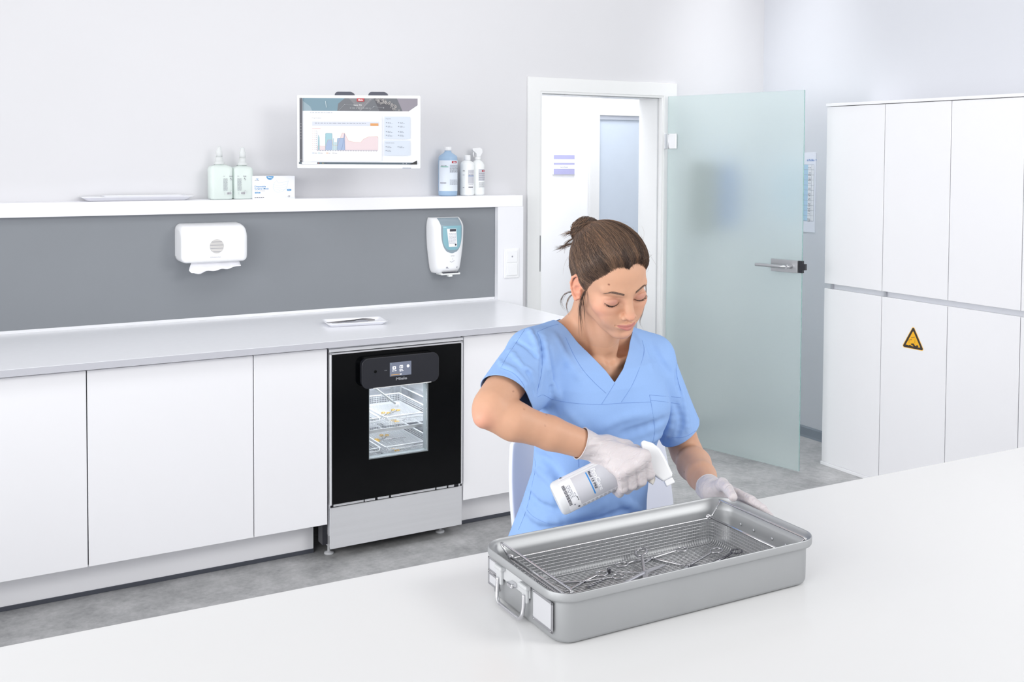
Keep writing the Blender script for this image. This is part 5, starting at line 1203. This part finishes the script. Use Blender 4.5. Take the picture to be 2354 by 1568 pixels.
def face_hair(parent, P, Q):
    """brows and lashes laid on the face surface"""
    sel = P[:, 1] > 50; bv = BVHTree.FromPolygons([tuple(v) for v in P], [tuple(q) for q in Q[sel[Q].all(1)]])
    rng = np.random.RandomState(5)
    def on(x, z, up=0.):
        hit = bv.ray_cast(Vector((x, 140, z)), Vector((0, -1, 0)))
        if hit[0] is None: return np.array((x, 90, z))
        nn_ = np.array(hit[1]); nn_ = nn_ if nn_[1] > 0 else -nn_; return np.array(hit[0])+nn_*up
    mb_ = mat('brow_hair', (118, 94, 82), .6, noise=.03); ml_ = mat('lash_hair', (34, 26, 26), .5, noise=.03)
    for s_ in (1, -1):
        g = G()
        for i in range(330):
            u = rng.rand(); x = 13+36*u; zc = 27.5+6.5*math.sin(min(u*1.25, 1)*PI/2)-4.5*max(0, u-.7)/.3; h_ = (2.4 if u < .55 else 2.4*(1-(u-.55)/.55)); z = zc+rng.uniform(-1, 1)*h_
            p0 = on(s_*x, z, .2); dx = rng.uniform(3, 5); p1 = on(s_*(x+dx*.6), z+.9*(1-u)*1.2-u*.5, .6); p2 = on(s_*(x+dx), z+1.6*(1-u)-u*1.6, .4)
            pts = [tuple(head2w(q_)/1000) for q_ in (p0, p1, p2)]
            g.tube(pts, [.00022, .00028, .00008], 3)
        obj('eyebrow', g, mb_, parent)
        g = G(); pl = []
        for i in range(25):
            u = i/24; x = 18.5+32*u; z = .1+.018*(x-33)**2; pl.append(on(s_*x, z+.6, .25))
        g.tube([tuple(head2w(q_)/1000) for q_ in pl], [.00035+.0004*math.sin(PI*i/24) for i in range(25)], 6)
        for i in range(95):
            u = rng.rand()**.8; x = 19.5+31*u; z = .4+.018*(x-33)**2; b_ = on(s_*x, z, .2); L = 2.8+2.8*u
            d = np.array((s_*(.15+.75*u), .78, -.62)); d /= np.linalg.norm(d)
            pts = [b_, b_+d*L*.5+np.array((0, 0, -.5)), b_+d*L+np.array((s_*.4, 0, .8+.6*u))]
            g.tube([tuple(head2w(q_)/1000) for q_ in pts], [.00020, .00016, .00004], 3)
        obj('eyelashes', g, ml_, parent)
# ------------------------------------------------------------------ body, clothes, gloves
def pt(u, v, Y):
    """the point of the photograph (u, v) at depth Y (mm)"""
    d = _r2*((u-1177)/FPX) - _u2*((v-784+SHY)/FPX) + _fw; t = (Y/1000-CAM.y)/d.y; return np.array(CAM+d*t)*1000
ELR, WRR = np.array((-387., -2050, 1098)), np.array((-150., -2118, 1004))
ELL, WRL = np.array((235., -1960, 895)), np.array((112., -2186, 893))
B0, BN = np.array((-229.9, -2100., 904.7)), np.array((-72.9, -2160., 979.8))
BA = (BN-B0)/np.linalg.norm(BN-B0)
_v = np.array(CAM)*1000-B0; E1 = _v-BA*(_v @ BA); E1 /= np.linalg.norm(E1); E2 = np.cross(E1, BA); E2 = E2 if E2[2] < 0 else -E2
def bp(s_, psi, r): a = math.radians(psi); return B0+BA*s_+r*(math.cos(a)*E1+math.sin(a)*E2)
FING = [([(134, 12, 51), (126, 52, 50), (117, 96, 46), (112, 132, 45)], (11.5, 10.2, 9.0, 7.8)), ([(154, 8, 53), (146, 52, 52), (136, 98, 47), (129, 136, 45)], (12, 10.8, 9.4, 8.0)),
        ([(176, 8, 53), (168, 54, 53), (157, 100, 47), (150, 140, 44)], (12, 11, 9.6, 8.2)), ([(194, 0, 50), (190, 50, 50), (183, 98, 40), (176, 150, 34)], (12, 10.8, 9.4, 8.0))]
def right_hand(F, o=0., k=5):
    w_ = WRR; C = pt(1392, 1040, -2138)
    F.op(rc(w_, C, 27+o, 25+o, ((BA[0]*0+.2, .55, .81), 1.15)), 8)
    mc = [bp(*p[0][0]) for p in FING]
    starts = [pt(1382, 1052, -2130), pt(1388, 1046, -2136), pt(1394, 1038, -2138), pt(1402, 1028, -2134)]
    for s_, m in zip(starts, mc): F.op(rc(s_, m, 16+o, 12+o), 14)
    F.op(rc(pt(1380, 1058, -2125), pt(1408, 1112, -2140), 15+o, 12+o), 12)        # little finger side
    F.op(rc(mc[0], mc[1], 11+o), 8); F.op(rc(mc[1], mc[2], 11.5+o), 8); F.op(rc(mc[2], mc[3], 11.5+o), 8)
    F.op(rc(pt(1425, 1060, -2140), pt(1462, 1050, -2150), 20+o, 15+o), 14)         # palm mass
    # thumb: leaves the wrist side, runs along the top and closes behind the neck of the bottle
    T = [pt(1396, 1016, -2118), pt(1440, 1028, -2116), pt(1466, 1042, -2112), bp(196, 232, 26)]
    F.op(rc(T[0], T[1], 16+o, 14.5+o), 14); F.op(rc(T[1], T[2], 13.5+o, 11.5+o), 6); F.op(rc(T[2], T[3], 11+o, 9+o), 5)
    F.op(rc(T[1], mc[3], 10+o), 14)
    for pts, rs in FING:
        P_ = [bp(*p) for p in pts]
        for i in range(3): F.op(rc(P_[i], P_[i+1], rs[i]+o, rs[i+1]+o), 2.5 if i else 5)
CORN = np.array((92., -2256, 905))
LF = [([(122, -2232, 902), (115, -2270, 907), (115.5, -2316, 905), (114, -2352, 898), (112, -2374, 889)], (12, 10.5, 9.5, 8.6, 7.6)), ([(126, -2226, 885), (119, -2272, 889), (113, -2320, 884), (108, -2352, 878)], (12, 10.5, 9.5, 8.2)),
      ([(126, -2222, 868), (119, -2268, 870), (110, -2314, 866), (106, -2342, 862)], (11.5, 10, 9, 8)), ([(124, -2216, 852), (117, -2252, 852), (110, -2288, 848), (105, -2312, 846)], (10.5, 9, 8.2, 7.2))]
LT_ = [(104, -2212, 903), (101, -2238, 921), (87, -2272, 923), (72, -2306, 916.5)]
def left_hand(F, o=0.):
    F.op(rc(WRL, (118, -2212, 890), 25+o, 22+o), 8)
    for pts, rs in LF:
        F.op(rc((116, -2202, 890+(pts[0][2]-885)*.5), pts[0], 17+o, rs[0]+1+o), 12)
        for i in range(len(pts)-1): F.op(rc(pts[i], pts[i+1], rs[i]+o, rs[i+1]+o), 2.5 if i else 5)
    for i, (r0, r1, k) in enumerate(((15, 13, 12), (12.5, 11, 6), (10.8, 9.2, 2.5))): F.op(rc(LT_[i], LT_[i+1], r0+o, r1+o), k)
def arms(F):
    # right: upper arm, elbow, forearm
    F.op(rc(SHR, ELR+np.array((16, 8, 12)), 48, 40), 14)
    d = (WRR-ELR)/np.linalg.norm(WRR-ELR); pr = lambda t: ELR+d*t
    F.op(rc(ELR+np.array((4, 2, -4)), pr(62), 33, 41), 16); F.op(rc(pr(62), pr(150), 41, 34), 12); F.op(rc(pr(150), pr(262), 35, 27.5, ((0, .5, .86), .95)), 12)
    F.op(ell(ELR+np.array((-16, -10, -10)), (16, 17, 16)), 16)
    F.op(rc(SHL, ELL+np.array((-4, 8, 14)), 48, 39), 14)
    d = (WRL-ELL)/np.linalg.norm(WRL-ELL); pl = lambda t: ELL+d*t
    F.op(rc(ELL, pl(70), 36, 40), 16); F.op(rc(pl(70), pl(160), 40, 33), 12); F.op(rc(pl(160), WRL, 33, 25), 12)
TOR = np.array([  # z, cx, cy, a, b
 (560, -50, -1865, 175, 150), (640, -50, -1875, 172, 140), (700, -52, -1888, 168, 128), (760, -50, -1902, 158, 116), (815, -46, -1914, 147, 107), (890, -36, -1925, 136, 100), (975, -20, -1930, 146, 104), (1050, -16, -1933, 157, 108), (1110, -22, -1938, 160, 100), (1150, -28, -1936, 150, 84), (1185, -32, -1925, 120, 62), (1215, -34, -1912, 78, 46), (1245, -34, -1905, 40, 30.)])
def torso(o, z0, z1):
    def fn(X, Y, Z):
        z = Z+0*X+0*Y; cx, cy, a, b = (np.interp(z, TOR[:, 0], TOR[:, i]) for i in (1, 2, 3, 4)); n = 2.35
        a = a+o; b = b+o; q = (np.abs((X-cx)/a)**n+np.abs((Y-cy)/b)**n)**(1/n); return np.maximum((q-1)*np.minimum(a, b)*.95, np.maximum(z0-z, z-z1))
    return fn, np.array((-260., -2080, z0)), np.array((200., -1700, z1))
def build_body(h=3.0):
    F = Field((-460, -2400, 500), (300, -1680, 1420), h)
    bustprims(F, None, HM)
    F.op(torso(-14, 560, 1110), 14)
    arms(F); right_hand(F, -1.6); left_hand(F, -1.6)
    return F
M_cloth = mat('scrub_cotton', (146, 180, 230), .82, spec=.25, bump=.25, bscale=1400, noise=.012, nscale=300)
M_seam = mat('seam_blue', (116, 150, 210), .8, noise=.02); M_pants = mat('trousers_blue', (120, 156, 214), .85, noise=.02)
SLR_E, SLL_E = np.array((-326., -2014, 1128)), np.array((214., -1955, 962.))
AXR = (ELR-SHR)/np.linalg.norm(ELR-SHR); AXL = (ELL-SHL)/np.linalg.norm(ELL-SHL)
CUTR = AXR*.9+np.array((-.05, -.1, -.35)); CUTR /= np.linalg.norm(CUTR); CUTL = AXL+np.array((.35, 0, 0)); CUTL /= np.linalg.norm(CUTL)
def build_scrub(h):
    F = Field((-450, -2110, 660), (340, -1720, 1270), h)
    F.op(torso(9, 600, 1215), 1)
    F.op(ell((-98, -2000, 1048), (66, 50, 62)), 40); F.op(ell((54, -2004, 1042), (66, 50, 62)), 40)
    F.op(ell((-100, -1985, 860), (90, 50, 80)), 60)
    for S_, n0 in ((SHR, (-64, -1902, 1226)), (SHL, (2, -1906, 1210))): F.op(rc(S_+np.array((0, 0, -2)), n0, 52, 42), 26)
    F.op(rc(SHR+np.array((6, -2, -12)), SLR_E+AXR*50, 62, 53), 18)
    F.op(rc(SHL+np.array((-8, -2, -22)), SLL_E+AXL*50, 62, 54), 18)
    F.op(rc(SHR+np.array((30, -8, -70)), SLR_E+np.array((40, 10, -34)), 50, 42), 22)
    return F
def v_open(P):
    """positive inside the neck opening"""
    x, y, z = P[:, 0], P[:, 1], P[:, 2]
    ax, az = -49., 1124.; l = (x-ax)+(z-az)*.62; r = -(x-ax)+(z-az)*1.22     # both > 0 inside the wedge
    front = -1893-y
    v = np.minimum(np.minimum(l*.85, r*.64), front+12)
    hole = 66-np.sqrt((x+34)**2+((y+1900)*1.0)**2); hole = np.minimum(hole, z-1200)
    return np.maximum(v, hole)
def clip_mesh(P, Q, c):
    """keep c <= 0, cutting polygons exactly"""
    inside = c <= 0; nin = inside[Q].sum(1); keep = Q[nin == Q.shape[1]]; P = [tuple(p) for p in P]; ed = {}; out = [tuple(q) for q in keep]
    for q in Q[(nin > 0) & (nin < Q.shape[1])]:
        poly = []; n = len(q)
        for i in range(n):
            a, b = int(q[i]), int(q[(i+1) % n])
            if inside[a]: poly.append(a)
            if inside[a] != inside[b]:
                key = (min(a, b), max(a, b))
                if key not in ed:
                    t = c[a]/(c[a]-c[b]); ed[key] = len(P); P.append(tuple(np.array(P[a])+(np.array(P[b])-np.array(P[a]))*t))
                poly.append(ed[key])
        if len(poly) > 2: out.append(tuple(poly))
    return P, out
def clean(P, faces):
    used = sorted({i for f in faces for i in f}); m = {a: i for i, a in enumerate(used)}; return [P[i] for i in used], [tuple(m[i] for i in f) for f in faces]
def vnoise(P, s_, seed):
    r = np.random.RandomState(seed); o = 0
    for k in range(7): d = r.normal(0, 1, 3); d /= np.linalg.norm(d); o = o+np.sin((P @ d)/s_*r.uniform(.7, 1.5)+r.uniform(0, 6.28)+1.3*np.sin((P @ r.normal(0, 1, 3))/s_*.35))
    return o/7
# folds drawn on the front of the tunic: photo polyline, half width, height (mm)
FOLDS = [([(1228, 762), (1243, 800), (1245, 850), (1240, 900)], 6, -7), ([(1217, 756), (1232, 785), (1238, 830)], 7, 5), ([(1252, 775), (1258, 830), (1268, 880), (1282, 912)], 8, 5), ([(1262, 800), (1270, 850), (1266, 900)], 6, -4),
 ([(1275, 770), (1300, 820), (1340, 880)], 10, 3), ([(1172, 806), (1200, 840), (1228, 858)], 6, 4), ([(1160, 838), (1190, 862), (1215, 890)], 6, 4), ([(1188, 785), (1212, 800), (1236, 826)], 5, -4), ([(1196, 830), (1222, 872), (1230, 905)], 5, -4), ([(1148, 828), (1160, 845), (1185, 850)], 5, 3),
 ([(1262, 930), (1285, 985), (1330, 1030)], 12, -5), ([(1300, 945), (1345, 990)], 10, 4), ([(1222, 1040), (1262, 1062), (1290, 1100)], 9, -6), ([(1228, 1075), (1270, 1110), (1275, 1150)], 8, 5), ([(1210, 1130), (1240, 1160), (1290, 1175)], 8, -5), ([(1205, 1165), (1240, 1195), (1300, 1195)], 9, 5),
 ([(1300, 1185), (1345, 1175), (1400, 1150)], 12, 5), ([(1320, 1210), (1380, 1195), (1440, 1170)], 10, -5), ([(1430, 1150), (1470, 1175)], 10, 5), ([(1380, 985), (1440, 960), (1500, 950)], 12, 3), ([(1430, 1000), (1480, 985), (1535, 960)], 10, -5), ([(1450, 1030), (1500, 1010), (1540, 985)], 10, 4),
 ([(1480, 1050), (1510, 1030), (1532, 1010)], 8, -5), ([(1486, 1090), (1500, 1120), (1512, 1160)], 7, 5), ([(1560, 830), (1556, 870), (1565, 905)], 5, -5), ([(1568, 900), (1578, 950), (1580, 990)], 6, 5), ([(1556, 930), (1565, 970), (1556, 1005)], 6, -5), ([(1590, 900), (1600, 940), (1606, 965)], 6, -3),
 ([(1462, 770), (1480, 800), (1500, 850)], 8, 3), ([(1500, 790), (1520, 830), (1545, 860)], 8, -3), ([(1545, 935), (1540, 980), (1520, 1030)], 6, 5)]
SEAMS = [[(1236, 913), (1249, 908), (1273, 919), (1321, 927), (1380, 930), (1425, 927), (1497, 924)], [(1414, 880), (1400, 903), (1383, 929)], [(1300, 775), (1318, 814), (1340, 850), (1367, 880), (1393, 904)], [(1476, 782), (1480, 814), (1456, 880), (1428, 925)],
 [(1493, 908), (1530, 911), (1565, 914)], [(1493, 908), (1498, 934), (1505, 986), (1500, 1020), (1497, 1032), (1537, 1033)], [(1495, 920), (1530, 924), (1563, 929)], [(1330, 1042), (1330, 1074)], [(1216, 1018), (1231, 1065), (1224, 1110), (1211, 1168), (1192, 1218)], [(1211, 1172), (1228, 1189), (1259, 1203), (1287, 1208), (1330, 1209)],
 [(1235, 764), (1244, 789), (1246, 848), (1234, 905)], [(1284, 745), (1260, 752), (1235, 763)], [(1559, 816), (1555, 855), (1565, 898)], [(1150, 846), (1180, 858), (1202, 882), (1211, 910)], [(1545, 1006), (1575, 1004), (1600, 990)], [(1206, 758), (1185, 790), (1165, 820), (1152, 845)]]
def make_tunic(parent, h=2.6):
    Pc, Qc = build_scrub(7.0).mesh(); bv = BVHTree.FromPolygons([tuple(p) for p in Pc], [tuple(q) for q in Qc])
    cm = np.array(CAM)*1000
    def hit(u, v, b=bv):
        d = pt(u, v, -1900)-cm; d /= np.linalg.norm(d); r = b.ray_cast(Vector(cm), Vector(d)); return (np.array(r[0]), np.array(r[1])) if r[0] is not None else (None, None)
    F = build_scrub(h)
    for poly, w_, amp in FOLDS:
        q = smoothpath([(a, b, 0) for a, b in poly], 3); pts = [hit(p.x, p.y)[0] for p in q]; pts = [p for p in pts if p is not None]; n = len(pts)
        for i in range(n-1):
            if np.linalg.norm(pts[i+1]-pts[i]) > 60: continue
            tp = math.sin(PI*(i+.5)/max(n-1, 1))**.6*.62
            amp_ = amp*(2.3 if w_ < 9 else 1.9); a, b = pts[i], pts[i+1]; lo = np.minimum(a, b)-w_*2.6; hi = np.maximum(a, b)+w_*2.6; r = F.sub(lo, hi)
            if r is None: continue
            sl, (X, Y, Z) = r; fn = rc(a, b, 0.0)[0]; d = fn(X, Y, Z); F.a[sl] -= (amp_*tp*np.exp(-(d/w_)**2)).astype(np.float32)
    P, Q = F.mesh()
    nz = vnoise(P, 46, 3)*2.6+vnoise(P*np.array((1, 1, .55)), 19, 8)*.8
    # move along the outward normal
    bmn = bpy.data.meshes.new('tmp'); bmn.from_pydata([tuple(p) for p in P], [], [tuple(q) for q in Q]); bmn.update(); N = np.zeros(len(P)*3); bmn.vertices.foreach_get('normal', N); N = N.reshape(-1, 3); bpy.data.meshes.remove(bmn)
    P = P+N*nz[:, None]
    c = v_open(P); dR = P-SLR_E; dL = P-SLL_E
    nearR = (np.linalg.norm(np.cross(P-SHR, AXR), axis=1) < 120) & (dR @ AXR > -60) & (P[:, 0] < -200); nearL = (np.linalg.norm(np.cross(P-SHL, AXL), axis=1) < 110) & (dL @ AXL > -70) & (P[:, 0] > 130)
    c = np.where(nearR, np.maximum(c, dR @ CUTR), c); c = np.where(nearL, np.maximum(c, dL @ CUTL), c); c = np.maximum(c, 690-P[:, 2])
    V, fs = clean(*clip_mesh(P, Q, c))
    g = G().add([(a/1000, b/1000, d/1000) for a, b, d in V], fs, 0, True)
    o = obj('tunic', g, M_cloth, parent, label='light blue v-neck scrub tunic', recalc=False)
    md = o.modifiers.new('s', 'SOLIDIFY'); md.thickness = .0016; md.offset = -1
    b2 = BVHTree.FromPolygons(V, fs); g = G()
    for sm_ in SEAMS:
        q = smoothpath([(a, b, 0) for a, b in sm_], 6); run = []
        for p in q:
            a, n_ = hit(p.x, p.y, b2)
            if a is None or (run and np.linalg.norm(a/1000-run[-1]) > .04):
                if len(run) > 2: g.tube(run, .00042, 5)
                run = []
            if a is not None: run.append((a+(cm-a)/np.linalg.norm(cm-a)*.25)/1000)
        if len(run) > 2: g.tube(run, .00042, 5)
    obj('seams', g, M_seam, o, label='darker blue stitched seams')
    # neck band edge
    return o
M_glove = mat('glove_nitrile', (209, 202, 204), .38, spec=.5, sss=.08)
nt = M_glove.node_tree; p = nt.nodes['Principled BSDF']; t = nt.nodes.new('ShaderNodeTexCoord'); mp = nt.nodes.new('ShaderNodeMapping'); mp.inputs['Rotation'].default_value = (.3, .4, .5); mp.inputs['Scale'].default_value = (30, 95, 60)
n1 = nt.nodes.new('ShaderNodeTexNoise'); n1.inputs['Scale'].default_value = 1; n1.inputs['Detail'].default_value = 3; n1.inputs['Distortion'].default_value = 1.2
b1 = nt.nodes.new('ShaderNodeBump'); b1.inputs['Strength'].default_value = .7; b1.inputs['Distance'].default_value = .004
nt.links.new(t.outputs['Object'], mp.inputs[0]); nt.links.new(mp.outputs[0], n1.inputs['Vector']); nt.links.new(n1.outputs['Fac'], b1.inputs['Height']); nt.links.new(b1.outputs[0], p.inputs['Normal'])
def make_glove(parent, hand, wrist, elbow, lo, hi, back, label, cr=34.):
    F = Field(lo, hi, 1.5); hand(F, .6); ax = (elbow-wrist)/np.linalg.norm(elbow-wrist)
    F.op(rc(wrist-ax*6, wrist+ax*(back+20), 27.5, cr), 10)
    P, Q = F.mesh()
    near = np.clip(1-np.abs((P-wrist) @ ax-8)/60, 0, 1)
    bmn = bpy.data.meshes.new('tmp'); bmn.from_pydata([tuple(p_) for p_ in P], [], [tuple(q) for q in Q]); bmn.update(); N = np.zeros(len(P)*3); bmn.vertices.foreach_get('normal', N); N = N.reshape(-1, 3); bpy.data.meshes.remove(bmn)
    wv = vnoise(P*np.array((1, .6, 1.6)), 5.5, 4); P = P+N*((wv*2.6-.2)*near+vnoise(P, 7, 9)*.35)[:, None]
    ring_w = vnoise(P, 9, 2)*2.2
    V, fs = clean(*clip_mesh(P, Q, (P-wrist) @ ax-back-ring_w))
    o = obj('glove', G().add([(a/1000, b/1000, c/1000) for a, b, c in V], fs, 0, True), M_glove, parent, label=label, recalc=False)
    # rolled cuff along the cut edge
    from collections import defaultdict
    cnt = defaultdict(int)
    for f in fs:
        for i in range(len(f)): cnt[tuple(sorted((f[i], f[(i+1) % len(f)])))] += 1
    adj = defaultdict(list)
    for (a, b), n_ in cnt.items():
        if n_ == 1: adj[a].append(b); adj[b].append(a)
    best = []; seen = set()
    for s0 in list(adj):
        if s0 in seen: continue
        loop = [s0]; seen.add(s0); cur = s0
        while True:
            nx_ = [q for q in adj[cur] if q not in seen]
            if not nx_: break
            cur = nx_[0]; seen.add(cur); loop.append(cur)
        if len(loop) > len(best): best = loop
    L_ = np.array([V[i] for i in best])/1000; L_ = L_[::3]
    for _ in range(2): L_ = (np.roll(L_, 1, 0)+2*L_+np.roll(L_, -1, 0))/4
    obj('rolled_cuff', G().tube([tuple(q) for q in L_], .0013, 6, closed=True), M_glove, o)
    return o
person = thing('person', 'seated person in light blue scrubs and white gloves spraying into the metal tub', 'person', (-.045, -1.90, 0))
Ph, Qh = build_head().mesh()
Pb, Qb = build_body().mesh()
# head and torso share the neck surface: the head carries it down to a cut, the torso takes over from there
c_h = -(Ph[:, 2]+135); Vh, Fh = clean(*clip_mesh(Ph, Qh, c_h)); Vh = np.array(Vh)
Lb = w2head(Pb); c_b = np.minimum(np.minimum(Lb[:, 2]+135, 94-np.abs(Lb[:, 0])), Lb[:, 1]+111); Vb_, Fb = clean(*clip_mesh(Pb, Qb, c_b)); Vb_ = np.array(Vb_)
Vw = np.concatenate([head2w(Vh), Vb_])/1000; Fw = Fh+[tuple(i+len(Vh) for i in f) for f in Fb]
g = G().add(Vw, Fw, 0, True); body = obj('body', g, M_skin, person, recalc=False)
tb_ = np.tile(SK, (len(Vb_), 1)); dE = np.exp(-(np.linalg.norm(Vb_-(ELR+np.array((-22, -14, -14))), axis=1)/26)**2)*.55; tb_ = tb_*(1-dE[:, None])+np.array(lin((228, 158, 140)))*dE[:, None]
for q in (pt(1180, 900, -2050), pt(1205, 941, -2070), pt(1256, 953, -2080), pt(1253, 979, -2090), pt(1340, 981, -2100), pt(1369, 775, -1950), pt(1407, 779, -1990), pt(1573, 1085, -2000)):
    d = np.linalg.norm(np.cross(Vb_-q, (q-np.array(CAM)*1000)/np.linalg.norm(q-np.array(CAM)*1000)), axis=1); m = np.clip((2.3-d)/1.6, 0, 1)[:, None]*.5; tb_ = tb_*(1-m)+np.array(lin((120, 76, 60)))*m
set_tint(body, np.concatenate([head_tint(Vh), tb_]))
make_hair(person); face_hair(body, Ph, Qh)
make_tunic(person)
make_glove(person, right_hand, WRR, ELR, (-235, -2240, 880), (10, -2060, 1070), 40, 'white glove on the spraying hand', 38.)
make_glove(person, left_hand, WRL, ELL, (40, -2400, 820), (180, -2130, 960), 14, 'white glove on the hand gripping the tub', 31.)
# trousers and shoes below the table
F = Field((-260, -2420, 0), (200, -1700, 760), 6)
F.op(ell((-45, -1875, 680), (165, 135, 90)), 1)
for s_ in (-1, 1):
    kx = -45+s_*95; F.op(rc((-45+s_*80, -1890, 668), (kx, -2290, 640), 82, 62), 30); F.op(rc((kx, -2290, 640), (kx, -2250, 110), 60, 46), 14)
P, Q = F.mesh(); V, fs = clean(*clip_mesh(P, Q, np.maximum(90-P[:, 2], P[:, 2]-735)))
obj('trousers', G().add([(a/1000, b/1000, c/1000) for a, b, c in V], fs, 0, True), M_pants, person, recalc=False)
for s_ in (-1, 1):
    kx = (-45+s_*95)/1000; F = Field((kx*1000-60, -2420, 0), (kx*1000+60, -2180, 120), 4); F.op(rc((kx*1000, -2225, 42), (kx*1000, -2370, 28), 40, 26), 4); F.op(rc((kx*1000, -2240, 60), (kx*1000, -2245, 95), 36, 36), 12)
    P, Q = F.mesh(); P[:, 2] = np.maximum(P[:, 2], 1.0); obj('shoe', G().add([tuple(q/1000) for q in P], [tuple(q) for q in Q], 0, True), M_white, person, recalc=False)
# ------------------------------------------------------------------ the spray bottle in the right hand
sb = thing('hand_spray_bottle', 'white trigger spray bottle with blue striped grey label held tilted in the gloved hand', 'bottle', tuple(B0/1000))
Mb = Matrix(((E1[0], -E2[0], BA[0], B0[0]/1000), (E1[1], -E2[1], BA[1], B0[1]/1000), (E1[2], -E2[2], BA[2], B0[2]/1000), (0, 0, 0, 1)))   # local x towards camera side, z along the bottle
if Mb.to_3x3().determinant() < 0: Mb = Mb @ Matrix.Diagonal((1, -1, 1, 1))
def bobj(name, g, m, parent, **kw): g.xf(Mb); return obj(name, g, m, parent, **kw)
RB = .0375
bobj('body', G().lathe([(.024, -.0125), (.028, -.014), (.0325, -.0128), (.0358, -.0095), (RB, -.0035), (RB, .132), (.0355, .141), (.027, .149), (.0175, .154), (.0155, .157), (.0152, .166)], (0, 0, 0), 48), mat('spray_body', (240, 242, 244), .22, spec=.5, trans=.15, ior=1.3, noise=.004), sb)
bobj('collar', G().lathe([(.0168, .166), (.0178, .168), (.0172, .184), (.014, .187)], (0, 0, 0), 32), M_white, sb)
Hh = np.array((.212, -.486, -.85)); Hh -= BA*(Hh @ BA); Hh /= np.linalg.norm(Hh); Hb = np.cross(BA, Hh)
Mh = Matrix(((Hh[0], Hb[0], BA[0], BN[0]/1000), (Hh[1], Hb[1], BA[1], BN[1]/1000), (Hh[2], Hb[2], BA[2], BN[2]/1000), (0, 0, 0, 1)))
outl = [(-30, 24), (-31, 31), (-28, 34), (-18, 45), (0, 52.5), (20, 54), (42, 53.5), (60, 53), (64, 52.5), (64.5, 29.8), (52, 22), (32, 12), (24, 8), (16, 3), (8, 0), (-8, 0), (-10, 10), (-17, 20)]
def hobj(name, g, m, parent, **kw): g.xf(Mh); return obj(name, g, m, parent, **kw)
hd = hobj('spray_head', G().prism([(a/1000, b/1000) for a, b in outl], -.0105, .0105, 'y'), M_white, sb, bevel=.003)
hobj('nozzle', G().rbox(.0648, .0775, -.0095, .0095, .031, .051, .002, 2), M_white, hd)
hobj('head_ridge', G().prism([(a/1000, b/1000) for a, b in [(-26, 36.5), (-17, 46.5), (0, 54.3), (20, 56), (60, 55), (60, 52), (20, 52), (0, 50), (-17, 43), (-25, 34)]], -.0065, .0065, 'y'), M_white, hd, bevel=.0015)
hobj('trigger', G().tube(smoothpath([(.028, 0, .022), (.038, 0, .017), (.046, 0, .013), (.052, 0, .009), (.056, 0, .003)], 4), [.0060]*8+[.0066]*9, 10), mat('trigger_cream', (228, 224, 216), .4, noise=.01), hd, label='cream trigger')
hobj('dip_knob', G().lathe([(.0062, -.034), (.0058, -.040), (.002, -.043)], (0, 0, .012), 16, axis='x') if False else G().lathe([(.0065, .004), (.0075, .010), (.0065, .017)], (-.013, 0, 0), 16), M_white, hd)
# label wrapped round the bottle; x runs around (towards the lower side), y along the axis
flip = 1 if (np.array(Mb @ Vector((0, 1, 0)))-np.array(Mb @ Vector((0, 0, 0)))) @ E2 > 0 else -1
def lf(x, y, h):
    a = x/RB; r = RB+h; return tuple(Mb @ Vector((r*math.cos(a), flip*r*math.sin(a), y)))
def L_build(A, name, base=.0003):
    return A.build(name, lf, sb, base=base)
A = Art(.00006)
def grx(A, x0, x1, y0, y1, m):   # x = round the bottle
    A.grect(x0, x1, y0, y1, m, 20)
grx(A, -.030, .046, .004, .128, M_paper); grx(A, -.030, .036, .032, .128, M_papg); grx(A, -.0255, .026, .0660, .0690, mat('stripe_blue', (58, 136, 206), .5, noise=.01)); grx(A, -.054, -.037, .008, .128, M_paper)
L_build(A, 'label', .00025)
A = Art(.00006)
def btext(s, x, y, size, m, width, bold=0):
    vs, fs, w_ = text2d(s, size, bold); k = width/w_; A.k += 1; A.p.append(([(x+vx*k, y+vy) for vx, vy in vs], fs, m, A.k))
btext('ProCare', -.0262, .0800, .0135, M_paper, .050, .02); btext('Med 13 PRE', -.0245, .0715, .0075, M_txt, .040, .02)
rnd = random.Random(4); x = -.020
while x < .024: w_ = rnd.uniform(.0004, .0016); A.rect(x, x+w_, .0065, .0135, M_txt); A.k -= 1; x += w_+rnd.uniform(.0004, .0013)
A.k += 1
for k in range(3): A.scribble(-.016, .012, .0155+.0034*k, .0014, M_txtl, k, .005)
A.scribble(.002, .016, .0265, .0013, M_txtl, 5, .004); A.scribble(.012, .022, .0285, .0014, M_txt, 6, .003); A.circ(.027, .018, .002, M_txtl, 10); A.poly([(.034, .0240), (.038, .0225), (.040, .0270), (.0352, .0275)], M_txt)
for k in range(4):
    for j in range(9): A.rect(.0375+.0022*k, .0375+.0022*k+.0008, .034+.010*j, .040+.010*j, M_txtl if (k+j) % 3 else M_txt); A.k -= 1
A.k += 1
for k in range(3): A.rect(-.051+.004*k, -.0504+.004*k, .085, .105-.004*k, M_txtl)
A.rect(-.049, -.044, .012, .017, M_txt)
L_build(A, 'label_print', .0011)
